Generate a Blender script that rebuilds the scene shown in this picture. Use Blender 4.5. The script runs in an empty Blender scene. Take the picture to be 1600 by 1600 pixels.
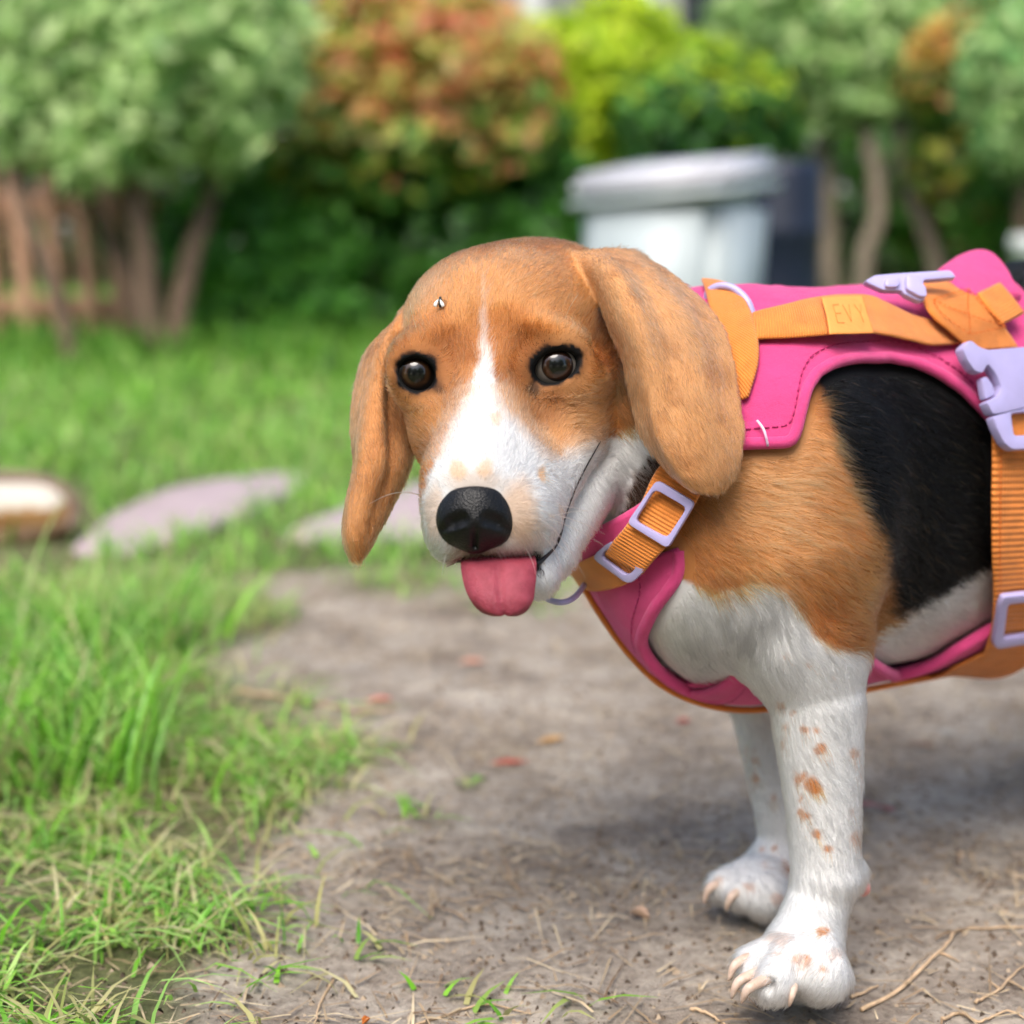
import bpy, math, random
import numpy as np
from mathutils import Vector, Matrix, kdtree

rng = np.random.default_rng(7)
random.seed(7)
SC = bpy.context.scene
COL = SC.collection
F32 = np.float32

# ------------------------------------------------------------------ camera
F = 2600.0            # focal length in photo pixels (1600 px wide frame)
HC = 0.35             # lens height above the path
HOR = 300.0           # horizon row in the photo
TH = math.atan((800 - HOR) / F)
ST, CT = math.sin(TH), math.cos(TH)
camd = bpy.data.cameras.new('camera')
cam = bpy.data.objects.new('camera', camd); COL.objects.link(cam)
cam.location = (0, 0, HC); cam.rotation_euler = (math.pi / 2 - TH, 0, 0)
camd.sensor_width = 36.0; camd.lens = 36.0 * F / 1600
camd.clip_start = 0.02; camd.clip_end = 400
camd.dof.use_dof = True; camd.dof.focus_distance = 0.68
camd.dof.aperture_fstop = 5.0; camd.dof.aperture_blades = 0
SC.camera = cam

# ------------------------------------------------------------------ sky, sun, exposure
W = bpy.data.worlds.new('World'); SC.world = W; W.use_nodes = True
wn = W.node_tree.nodes; wl = W.node_tree.links
sky = wn.new('ShaderNodeTexSky'); sky.sky_type = 'NISHITA'; sky.sun_disc = False
SUN_EL, SUN_AZ = math.radians(58), math.radians(-163)     # azimuth from +Y towards +X
sky.sun_elevation = SUN_EL; sky.sun_rotation = SUN_AZ
sky.dust_density = 3.0; sky.ozone_density = 1.0; sky.air_density = 1.0
wl.new(sky.outputs[0], wn['Background'].inputs[0]); wn['Background'].inputs[1].default_value = 0.10
sd = bpy.data.lights.new('sun', 'SUN'); sd.energy = 1.4; sd.angle = math.radians(38); sd.color = (1.0, 0.95, 0.88)
so = bpy.data.objects.new('sun', sd); COL.objects.link(so)
sdir = Vector((math.sin(SUN_AZ) * math.cos(SUN_EL), math.cos(SUN_AZ) * math.cos(SUN_EL), math.sin(SUN_EL)))
so.rotation_euler = sdir.to_track_quat('Z', 'Y').to_euler(); so.location = (-3, 3, 6)
vs = SC.view_settings
vs.view_transform = 'Standard'; vs.look = 'None'; vs.gamma = 1.0; vs.use_curve_mapping = False
vs.exposure = 1.4
SC.cycles.max_bounces = 6; SC.cycles.diffuse_bounces = 2; SC.cycles.glossy_bounces = 3
SC.cycles.transmission_bounces = 5; SC.cycles.transparent_max_bounces = 4
SC.cycles.use_denoising = True; SC.cycles.use_adaptive_sampling = True; SC.cycles.adaptive_threshold = 0.03

# ------------------------------------------------------------------ geometry helpers
def P(x, y, d):
    """photo pixel + distance along the lens axis (m) -> lens-aligned metric point (right, up, forward)"""
    return np.array([(x - 800) / F * d, (800 - y) / F * d, d])
def to_world(q):
    q = np.asarray(q, dtype=float)
    return np.stack([q[..., 0], q[..., 1] * ST + q[..., 2] * CT, HC + q[..., 1] * CT - q[..., 2] * ST], -1)
def from_world(w):
    w = np.asarray(w, dtype=float); z = w[..., 2] - HC
    return np.stack([w[..., 0], w[..., 1] * ST + z * CT, w[..., 1] * CT - z * ST], -1)
def WP(x, y, d):
    return to_world(P(x, y, d))
def ground_pt(x, y):
    v = (800 - y) / F
    return WP(x, y, HC / (ST - v * CT))
def px_of(q):
    q = np.asarray(q); return 800 + F * q[..., 0] / q[..., 2], 800 - F * q[..., 1] / q[..., 2]

def mesh_obj(name, verts, faces, mat, parent=None, smooth=True, uv=None, attrs=None):
    me = bpy.data.meshes.new(name)
    verts = np.asarray(verts, dtype=F32)
    if isinstance(faces, np.ndarray):
        n, k = faces.shape
        me.vertices.add(len(verts)); me.vertices.foreach_set('co', verts.ravel())
        me.loops.add(n * k); me.loops.foreach_set('vertex_index', faces.astype(np.int32).ravel())
        me.polygons.add(n); me.polygons.foreach_set('loop_start', np.arange(0, n * k, k, dtype=np.int32))
        me.polygons.foreach_set('loop_total', np.full(n, k, dtype=np.int32))
        me.update(calc_edges=True)
    else:
        me.from_pydata([tuple(map(float, v)) for v in verts], [], [tuple(map(int, f)) for f in faces]); me.update()
    if smooth: me.polygons.foreach_set('use_smooth', np.ones(len(me.polygons), dtype=bool))
    if uv is not None:
        lay = me.uv_layers.new(name='UVMap'); vi = np.empty(len(me.loops), dtype=np.int32)
        me.loops.foreach_get('vertex_index', vi)
        lay.data.foreach_set('uv', np.asarray(uv, dtype=F32)[vi].ravel())
    for an, av in (attrs or {}).items():
        av = np.asarray(av, dtype=F32)
        if av.ndim == 2:
            a = me.attributes.new(an, 'FLOAT_COLOR', 'POINT')
            a.data.foreach_set('color', np.concatenate([av, np.ones((len(av), 1), F32)], 1).ravel())
        else:
            a = me.attributes.new(an, 'FLOAT', 'POINT'); a.data.foreach_set('value', av)
    o = bpy.data.objects.new(name, me); COL.objects.link(o)
    if mat: me.materials.append(mat)
    if parent: o.parent = parent; o.matrix_parent_inverse = Matrix.Translation(parent.location).inverted()
    return o
def empty(name, loc, label, cat, group=None):
    o = bpy.data.objects.new(name, None); COL.objects.link(o); o.location = tuple(map(float, loc)); o.empty_display_size = 0.02
    tag(o, label, cat, group); return o
def tag(o, label=None, cat=None, group=None, kind=None):
    if label: o['label'] = label
    if cat: o['category'] = cat
    if group: o['group'] = group
    if kind: o['kind'] = kind
    return o
def sstep(a, b, x):
    t = np.clip((x - a) / (b - a), 0, 1); return t * t * (3 - 2 * t)
def nrm(v):
    v = np.asarray(v, dtype=float); return v / np.maximum(np.linalg.norm(v, axis=-1, keepdims=True), 1e-12)

# value noise, used for colours and shapes
_NT = rng.random((64, 64, 64)).astype(F32)
def vnoise(p, s):
    q = np.asarray(p) * s; i = np.floor(q).astype(int); f = q - i; f = f * f * (3 - 2 * f); r = 0
    for dx in (0, 1):
        for dy in (0, 1):
            for dz in (0, 1):
                w = (f[..., 0] if dx else 1 - f[..., 0]) * (f[..., 1] if dy else 1 - f[..., 1]) * (f[..., 2] if dz else 1 - f[..., 2])
                r = r + w * _NT[(i[..., 0] + dx) & 63, (i[..., 1] + dy) & 63, (i[..., 2] + dz) & 63]
    return r
def fbm(p, s, n=3):
    r = 0; a = 0.5
    for k in range(n): r = r + a * vnoise(np.asarray(p) + 3.7 * k, s * 2 ** k); a *= 0.5
    return r / (1 - 0.5 ** n)

def crom(ctrl, n):
    """Catmull-Rom resample along axis 0 to n samples"""
    c = np.asarray(ctrl, dtype=float); m = len(c)
    if m == 2:
        t = np.linspace(0, 1, n).reshape((-1,) + (1,) * (c.ndim - 1)); return c[0] * (1 - t) + c[1] * t
    e = np.concatenate([(2 * c[0] - c[1])[None], c, (2 * c[-1] - c[-2])[None]])
    t = np.linspace(0, m - 1 - 1e-9, n); i = t.astype(int); f = (t - i).reshape((-1,) + (1,) * (c.ndim - 1))
    a, b, d, g = e[i], e[i + 1], e[i + 2], e[i + 3]
    return 0.5 * (2 * b + (d - a) * f + (2 * a - 5 * b + 4 * d - g) * f ** 2 + (3 * b - a - 3 * d + g) * f ** 3)
def upgrid(ctrl, nr, nc):
    g = crom(ctrl, nr); return np.swapaxes(crom(np.swapaxes(g, 0, 1), nc), 0, 1)
def grid_normals(g):
    return nrm(np.cross(np.gradient(g, axis=1), np.gradient(g, axis=0)))
def grid_faces(nr, nc, off=0, flip=False):
    i = np.arange(nr * nc).reshape(nr, nc) + off
    f = np.stack([i[:-1, :-1], i[:-1, 1:], i[1:, 1:], i[1:, :-1]], -1).reshape(-1, 4)
    return f[:, ::-1] if flip else f
def slab(g, thick, toward=None, rnd=2):
    """closed sheet of given thickness grown from grid g towards `toward` side; the rim is rounded.
    Returns verts, quad faces, uv (u across columns in metres, v along rows in metres)."""
    g = np.asarray(g, dtype=float); nr, nc = g.shape[:2]; n = grid_normals(g)
    if toward is not None and (n * toward).sum() < 0: n = -n
    th = thick if np.ndim(thick) else np.full((nr, nc), float(thick))
    du = np.concatenate([np.zeros((nr, 1)), np.cumsum(np.linalg.norm(np.diff(g, axis=1), axis=2), 1)], 1)
    dv = np.concatenate([np.zeros((1, nc)), np.cumsum(np.linalg.norm(np.diff(g, axis=0), axis=2), 0)], 0)
    uv = np.stack([du, dv], -1).reshape(-1, 2)
    top = g + n * th[..., None]
    V = np.concatenate([g.reshape(-1, 3), top.reshape(-1, 3)]); UV = np.concatenate([uv, uv])
    sgn = (np.cross(np.gradient(g, axis=1), np.gradient(g, axis=0)) * n).sum() > 0
    Fs = [grid_faces(nr, nc, 0, flip=not sgn), grid_faces(nr, nc, nr * nc, flip=sgn)]
    # rim: one extra ring bulging out half the thickness
    idx = np.arange(nr * nc).reshape(nr, nc)
    ring = np.concatenate([idx[0, :], idx[1:, -1], idx[-1, -2::-1], idx[-2:0:-1, 0]])
    gc = g.reshape(-1, 3); nn = n.reshape(-1, 3); tt = th.reshape(-1)
    tang = nrm(np.roll(gc[ring], -1, 0) - np.roll(gc[ring], 1, 0))
    out = np.cross(tang, nn[ring]); cen = gc.mean(0)
    if ((gc[ring] - cen) * out).sum() < 0: out = -out
    mid = gc[ring] + nn[ring] * tt[ring][:, None] * 0.5 + nrm(out) * tt[ring][:, None] * 0.45
    o0 = len(V); V = np.concatenate([V, mid]); UV = np.concatenate([UV, uv[ring]])
    m = len(ring); a = ring; b = np.roll(ring, -1); c = o0 + np.arange(m); d = np.roll(c, -1); N = nr * nc
    f1 = np.stack([a, b, d, c], -1); f2 = np.stack([c, d, b + N, a + N], -1)
    if not sgn: f1 = f1[:, ::-1]; f2 = f2[:, ::-1]
    Fs += [f1[:, ::-1], f2[:, ::-1]]
    return V, np.concatenate(Fs), UV
def tube(pts, r, nseg=8, closed=False, cap=True, taper=None):
    p = np.asarray(pts, dtype=float); n = len(p)
    t = nrm(np.roll(p, -1, 0) - np.roll(p, 1, 0)) if closed else nrm(np.gradient(p, axis=0))
    up = np.array([0, 0, 1.0]) if abs(t[0][2]) < 0.9 else np.array([1.0, 0, 0])
    u = nrm(np.cross(t[0], up)); U = []
    for k in range(n):
        u = nrm(u - t[k] * np.dot(u, t[k])); U.append(u)
    U = np.array(U); B = np.cross(t, U); rr = np.full(n, r) if np.ndim(r) == 0 else np.asarray(r)
    a = np.linspace(0, 2 * np.pi, nseg, endpoint=False)
    V = (p[:, None] + rr[:, None, None] * (np.cos(a)[None, :, None] * U[:, None] + np.sin(a)[None, :, None] * B[:, None])).reshape(-1, 3)
    i = np.arange(n * nseg).reshape(n, nseg); j = np.roll(i, -1, 1)
    if closed: f = np.stack([i, j, np.roll(j, -1, 0), np.roll(i, -1, 0)], -1).reshape(-1, 4)
    else: f = np.stack([i[:-1], j[:-1], j[1:], i[1:]], -1).reshape(-1, 4)
    if not closed and cap:
        V = np.concatenate([V, p[:1], p[-1:]]); c0, c1 = n * nseg, n * nseg + 1
        e0 = np.stack([np.full(nseg, c0), np.roll(i[0], -1), i[0], i[0]], -1); e1 = np.stack([np.full(nseg, c1), i[-1], np.roll(i[-1], -1), np.roll(i[-1], -1)], -1)
        tri = [tuple(x[:3]) for x in np.concatenate([e0, e1]).tolist()]
        return V, [tuple(x) for x in f.tolist()] + tri
    return V, f
def joinm(parts):
    V = []; Fc = []; o = 0
    for v, f in parts:
        V.append(np.asarray(v)); Fc += [tuple(int(k) + o for k in q) for q in (f.tolist() if isinstance(f, np.ndarray) else f)]; o += len(v)
    return np.concatenate(V), Fc

# ------------------------------------------------------------------ material helpers
def mat(name):
    m = bpy.data.materials.new(name); m.use_nodes = True; nt = m.node_tree
    return m, nt.nodes, nt.links, nt.nodes['Principled BSDF']
def lin(c):
    c = np.asarray(c, dtype=float) / 255.0
    return tuple(np.where(c <= 0.04045, c / 12.92, ((c + 0.055) / 1.055) ** 2.4)) + (1.0,)
def mnoise(n, l, scale, detail=4, coord='Object', rough=0.6):
    tc = n.new('ShaderNodeTexCoord'); t = n.new('ShaderNodeTexNoise'); t.inputs['Scale'].default_value = scale
    t.inputs['Detail'].default_value = detail; t.inputs['Roughness'].default_value = rough
    l.new(tc.outputs[coord], t.inputs['Vector']); return t
def ramp(n, l, src, stops):
    r = n.new('ShaderNodeValToRGB'); e = r.color_ramp.elements
    while len(e) < len(stops): e.new(0.5)
    for k, (p, c) in enumerate(stops): e[k].position = p; e[k].color = c if len(c) == 4 else tuple(c) + (1,)
    l.new(src, r.inputs[0]); return r
def bump(n, l, src, b, strength=0.3, dist=0.001):
    x = n.new('ShaderNodeBump'); x.inputs['Strength'].default_value = strength; x.inputs['Distance'].default_value = dist
    l.new(src, x.inputs['Height']); l.new(x.outputs[0], b.inputs['Normal']); return x
def simple(name, col, rough=0.6, var=0.15, scale=20, bstr=0.2, bdist=0.001, spec=0.5):
    m, n, l, b = mat(name); t = mnoise(n, l, scale)
    c = np.array(col[:3]); r = ramp(n, l, t.outputs['Fac'], [(0.3, tuple(c * (1 - var))), (0.7, tuple(np.minimum(c * (1 + var), 1)))])
    l.new(r.outputs[0], b.inputs['Base Color']); b.inputs['Roughness'].default_value = rough
    b.inputs['Specular IOR Level'].default_value = spec
    if bstr: bump(n, l, t.outputs['Fac'], b, bstr, bdist)
    return m
# ================================================================== the dog's body as one blended solid
def R(px, d): return px / F * d
class Field:
    def __init__(s): s.ops = []
    def add(s, fn, c, rad, k=0.01, op='u', tagname=''): s.ops.append((fn, np.asarray(c, float), rad, k, op, tagname))
    def cone(s, a, b, ra, rb, k=0.012, op='u', asp=None, t=''):
        a = np.asarray(a); b = np.asarray(b)
        if asp is not None:                       # asp: (axis, factor) squashes the section along a direction
            ax, f = nrm(asp[0]), asp[1]
            sq = lambda p: p + ((p @ ax) * (f - 1))[..., None] * ax
        else: sq = lambda p: p
        A, B = sq(a), sq(b); ba = B - A; L2 = ba @ ba
        def fn(p):
            q = sq(p) - A; h = np.clip(q @ ba / L2, 0, 1)
            return np.linalg.norm(q - h[..., None] * ba, axis=-1) - (ra + (rb - ra) * h)
        ex = 1.0 if asp is None else 1.0 / min(asp[1], 1)
        s.add(fn, (a + b) / 2, np.linalg.norm(b - a) / 2 + max(ra, rb) * ex, k, op, t)
    def chain(s, pts, k=0.012, op='u', t=''):
        for (a, ra), (b, rb) in zip(pts[:-1], pts[1:]): s.cone(a, b, ra, rb, k, op, t=t)
    def ell(s, c, r, k=0.012, op='u', rot=None, t=''):
        c = np.asarray(c, float); r = np.asarray(r, float); M = np.eye(3) if rot is None else np.asarray(rot)
        def fn(p):
            q = (p - c) @ M.T; k0 = np.linalg.norm(q / r, axis=-1); k1 = np.linalg.norm(q / (r * r), axis=-1)
            return k0 * (k0 - 1) / np.maximum(k1, 1e-9)
        s.add(fn, c, max(r), k, op, t)
    def ev(s, p, cull=False, skip=()):
        p = np.asarray(p, dtype=float); sh = p.shape[:-1]; p = p.reshape(-1, 3); d = np.full(len(p), 1.0)
        for fn, c, rad, k, op, t in s.ops:
            if t in skip: continue
            if cull:
                m = np.nonzero(((p - c) ** 2).sum(1) < (rad + k + 0.03) ** 2)[0]
                if not len(m): continue
                e = fn(p[m]); o = d[m]
            else: m = slice(None); e = fn(p); o = d
            if op == 'u':
                h = np.maximum(k - np.abs(o - e), 0) / k; r = np.minimum(o, e) - h * h * k * 0.25
            else:
                e = -e; h = np.maximum(k - np.abs(o - e), 0) / k; r = np.maximum(o, e) + h * h * k * 0.25
            d[m] = r
        return d.reshape(sh)
def rotz(deg):
    a = math.radians(deg); c, s_ = math.cos(a), math.sin(a); return np.array([[c, s_, 0], [-s_, c, 0], [0, 0, 1]])
def roty(deg):
    a = math.radians(deg); c, s_ = math.cos(a), math.sin(a); return np.array([[c, 0, s_], [0, 1, 0], [-s_, 0, c]])

UPC = np.array([0, CT, -ST])                       # world up in lens-aligned coordinates
B = Field()
# trunk
TA, TB = P(1182, 780, .775), P(1830, 715, .915)
B.cone(TA, P(1600, 724, .865), .0608, .0630, .02, asp=(UPC, .68), t='torso')
B.cone(P(1600, 722, .865), TB, .064, .056, .03, asp=(UPC, .70), t='torso')
B.ell(P(1092, 888, .76), (.032, .044, .045), .03, t='torso')
# neck and throat
B.cone(P(870, 590, .765), P(1115, 690, .78), .045, .056, .03, t='torso')
B.cone(P(912, 695, .748), P(1045, 796, .762), .033, .039, .03, t='torso')
# near shoulder and front leg
B.ell(P(1215, 800, .735), (.046, .062, .034), .03, rot=rotz(-12), t='leg')
B.cone(P(1230, 890, .735), P(1256, 1005, .731), .038, .0262, .016, t='leg')
B.cone(P(1256, 1005, .731), P(1276, 1095, .730), .0262, .0203, .010, t='leg')
B.chain([(P(1276, 1095, .730), .0208), (P(1284, 1215, .731), .0171), (P(1290, 1335, .732), .0148), (P(1283, 1395, .732), .0134), (P(1262, 1462, .729), .0148)], .0008, t='leg')
B.ell(P(1300, 1372, .731), (.0125, .0075, .0125), .006, t='leg')
B.ell(P(1335, 1362, .738), (.0052, .0065, .006), .006, t='leg')                 # wrist pad
B.ell(P(1248, 1502, .724), (.0165, .0122, .018), .012, t='leg')                   # paw
NT = [((1215, 1478, .717), (1172, 1503, .712), .0066), ((1227, 1488, .711), (1185, 1524, .704), .0078),
      ((1242, 1494, .707), (1210, 1533, .699), .0096), ((1275, 1492, .712), (1283, 1522, .703), .0120)]
for a, b, r in NT: B.cone(P(*a), P(*b), r * .9, r, .003, t='leg')
B.ell(P(1262, 1525, .730), (.019, .010, .018), .008, t='leg')
for a, b in (((1244, 1548, .688), (1252, 1488, .698)), ((1199, 1545, .691), (1226, 1492, .701)), ((1180, 1518, .699), (1206, 1482, .708))): B.cone(P(*a), P(*b), .0024, .0010, .0030, 's', t='leg')
# far front leg
B.ell(P(1190, 880, .835), (.036, .055, .030), .03, t='leg')
B.cone(P(1190, 1010, .836), P(1203, 1120, .834), .032, .0178, .012, t='leg')
B.chain([(P(1203, 1120, .834), .0178), (P(1222, 1235, .832), .0152), (P(1230, 1310, .831), .0138), (P(1214, 1362, .828), .0148)], .0008, t='leg')
B.ell(P(1190, 1385, .822), (.0175, .0125, .019), .012, t='leg')
FT = [((1165, 1364, .819), (1129, 1384, .812), .0080), ((1178, 1370, .815), (1156, 1396, .806), .0085), ((1200, 1376, .812), (1196, 1400, .803), .0118)]
for a, b, r in FT: B.cone(P(*a), P(*b), r * .9, r, .004, t='leg')
# hind quarters, outside the frame
B.ell(P(1850, 760, .92), (.055, .075, .06), .03, t='torso')
def GP(x, d, z):                                    # point at height z above the ground
    w = WP(x, 800, d); w[2] = z; return from_world(w)
for xx, dd in ((1900, .87), (1820, .985)):
    B.chain([(P(xx, 820, dd), .045), (GP(xx - 30, dd, .12), .028), (GP(xx + 70, dd + .01, .075), .016), (GP(xx + 60, dd + .01, .025), .015)], .02, t='leg')
    B.cone(GP(xx + 60, dd + .01, .014), GP(xx + 5, dd - .01, .012), .013, .013, .01, t='leg')
B.chain([(P(1900, 600, .95), .022), (P(2020, 480, .98), .016), (P(2060, 330, 1.0), .009)], .02, t='torso')
# skull
B.ell(P(783, 522, .735), (.0440, .0385, .050), .01, t='head')
B.ell(P(852, 517, .765), (.042, .0410, .042), .02, t='head')
B.ell(P(757, 548, .704), (.030, .032, .021), .014, t='head')
B.ell(P(674, 530, .6935), (.0150, .0068, .0115), .007, rot=rotz(24), t='head')            # brows
B.ell(P(854, 517, .6915), (.0165, .0072, .0125), .007, rot=rotz(-14), t='head')
B.cone(P(758, 440, .683), P(758, 575, .675), .0015, .0025, .012, 's', t='head')
B.cone(P(905, 596, .696), P(945, 585, .716), .0055, .0050, .008, t='head')
# muzzle
B.cone(P(757, 612, .690), P(744, 752, .650), .0175, .0140, .014, t='head')
B.cone(P(778, 680, .708), P(766, 800, .668), .0278, .0222, .012, t='head')
B.ell(P(703, 812, .6555), (.0100, .0155, .016), .012, t='head')                           # upper lips
B.ell(P(806, 806, .6575), (.0150, .0150, .017), .012, t='head')
B.cone(P(828, 808, .667), P(888, 700, .703), .0125, .0130, .010, t='head')
B.cone(P(735, 862, .652), P(790, 858, .651), .0050, .0055, .006, t='head')
B.cone(P(800, 735, .672), P(720, 735, .662), .0130, .0120, .016, t='head')
# cheeks
B.ell(P(882, 635, .717), (.0180, .0240, .028), .016, t='head')
B.ell(P(681, 640, .703), (.0118, .0240, .024), .014, t='head')
B.cone(P(940, 600, .735), P(944, 660, .727), .0055, .0045, .006, t='head')
# mouth: slit under the upper lip, then the lower jaw
B.cone(P(848, 872, .655), P(940, 692, .716), .0016, .0012, .003, 's', t='head')
B.ell(P(778, 884, .640), (.0180, .0045, .030), .004, 's', t='head')
B.cone(P(948, 700, .736), P(860, 868, .683), .0170, .0090, .004, t='head')
B.cone(P(860, 868, .683), P(838, 900, .667), .0090, .0072, .006, t='head')
B.cone(P(838, 903, .667), P(770, 905, .655), .0072, .0085, .006, t='head')
# lids, sockets
EYES = [(P(651, 583, .6935), .0104), (P(868, 571, .6935), .0106)]
B.ell(EYES[0][0], (.0122, .0128, .0126), .010, t='head'); B.ell(EYES[1][0], (.0140, .0126, .0126), .010, t='head')
B.ell(P(650, 583, .676), (.0081, .0072, .0215), .0012, 's', rot=rotz(-24), t='head')
B.ell(P(868, 571, .676), (.0101, .0068, .0215), .0012, 's', rot=rotz(18), t='head')
B.cone(P(834, 602, .682), P(852, 586, .682), .0010, .0046, .002, 's', t='head'); B.cone(P(905, 560, .684), P(890, 565, .684), .0010, .0042, .002, 's', t='head')
B.cone(P(681, 604, .682), P(666, 592, .682), .0010, .0042, .002, 's', t='head'); B.cone(P(621, 574, .684), P(634, 578, .684), .0010, .0040, .002, 's', t='head')

# ears: curved flaps given by a grid of points (rows from the base to the tip)
EAR_L = [[P(878, 402, .742), P(918, 396, .728), P(952, 393, .734), P(985, 396, .746), P(1006, 404, .762)],
         [P(928, 448, .722), P(955, 428, .699), P(990, 430, .709), P(1028, 432, .716), P(1056, 430, .730)],
         [P(952, 506, .709), P(984, 482, .685), P(1022, 490, .696), P(1074, 490, .699), P(1122, 490, .712)],
         [P(974, 562, .702), P(1006, 552, .679), P(1046, 560, .688), P(1100, 556, .690), P(1147, 556, .700)],
         [P(986, 622, .698), P(1014, 618, .677), P(1052, 628, .684), P(1106, 624, .684), P(1155, 622, .694)],
         [P(1002, 682, .694), P(1026, 682, .676), P(1064, 690, .681), P(1112, 690, .682), P(1160, 682, .690)],
         [P(1040, 732, .691), P(1056, 736, .678), P(1084, 742, .680), P(1116, 742, .682), P(1150, 734, .688)],
         [P(1082, 764, .688), P(1090, 768, .682), P(1104, 772, .682), P(1118, 772, .684), P(1132, 764, .688)]]
EAR_R = [[P(644, 488, .742), P(634, 486, .736), P(630, 492, .732), P(630, 504, .736), P(634, 520, .745)],
         [P(580, 548, .730), P(590, 540, .716), P(604, 540, .712), P(620, 550, .720), P(636, 564, .736)],
         [P(560, 612, .728), P(574, 606, .712), P(594, 606, .706), P(614, 614, .713), P(632, 626, .730)],
         [P(554, 670, .722), P(571, 668, .706), P(594, 670, .699), P(620, 678, .705), P(642, 688, .722)],
         [P(555, 726, .716), P(572, 724, .701), P(594, 726, .695), P(618, 730, .700), P(638, 734, .714)],
         [P(543, 784, .709), P(558, 782, .698), P(576, 786, .694), P(595, 790, .698), P(612, 794, .708)],
         [P(538, 834, .703), P(548, 835, .696), P(562, 837, .693), P(574, 838, .696), P(587, 838, .703)],
         [P(547, 870, .699), P(551, 876, .697), P(555, 878, .696), P(560, 877, .697), P(566, 872, .699)]]
EARG = []
for nm, ctrl, ph in (('near', EAR_L, 0.0), ('far', EAR_R, 2.0)):
    g = upgrid(np.array(ctrl), 150, 110); n = grid_normals(g)
    if n[..., 2].mean() > 0: n = -n
    # soft folds running down the flap
    uu = np.linspace(0, 1, 110)[None, :]; vv = np.linspace(0, 1, 150)[:, None]
    env = np.sin(np.pi * np.clip(vv * 1.05, 0, 1)) ** .7 * (.45 + .55 * np.sin(np.pi * uu))
    fold = np.sin(uu * 11 + vv * 3.2 + ph) * 0.0021 + np.sin(uu * 5 - vv * 4 + ph + 1) * 0.0030
    g = g + n * (fold * env)[..., None]
    kd = kdtree.KDTree(g.shape[0] * g.shape[1])
    for i, q in enumerate(g.reshape(-1, 3)): kd.insert(q, i)
    kd.balance(); flat = g.reshape(-1, 3)
    # thinner towards the free edges
    thk = (0.0011 + 0.0007 * np.minimum(1, np.minimum(uu, 1 - uu) * 7) * np.minimum(1, (1 - vv) * 8) * np.ones_like(vv)).ravel()
    def fn(p, kd=kd, flat=flat, thk=thk):
        lo, hi = flat.min(0) - .0065, flat.max(0) + .0065
        out = np.full(len(p), .05); m = np.nonzero(((p > lo) & (p < hi)).all(1))[0]
        if len(m):
            r = [kd.find(q) for q in p[m]]
            ii = np.array([x[1] for x in r]); dd = np.array([x[2] for x in r]); out[m] = dd - thk[ii]
        return out
    c = flat.mean(0); B.add(fn, c, np.linalg.norm(flat - c, axis=1).max() + .004, .0035, 'u', 'ear')
    EARG.append((nm, g, n, kd))

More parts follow.
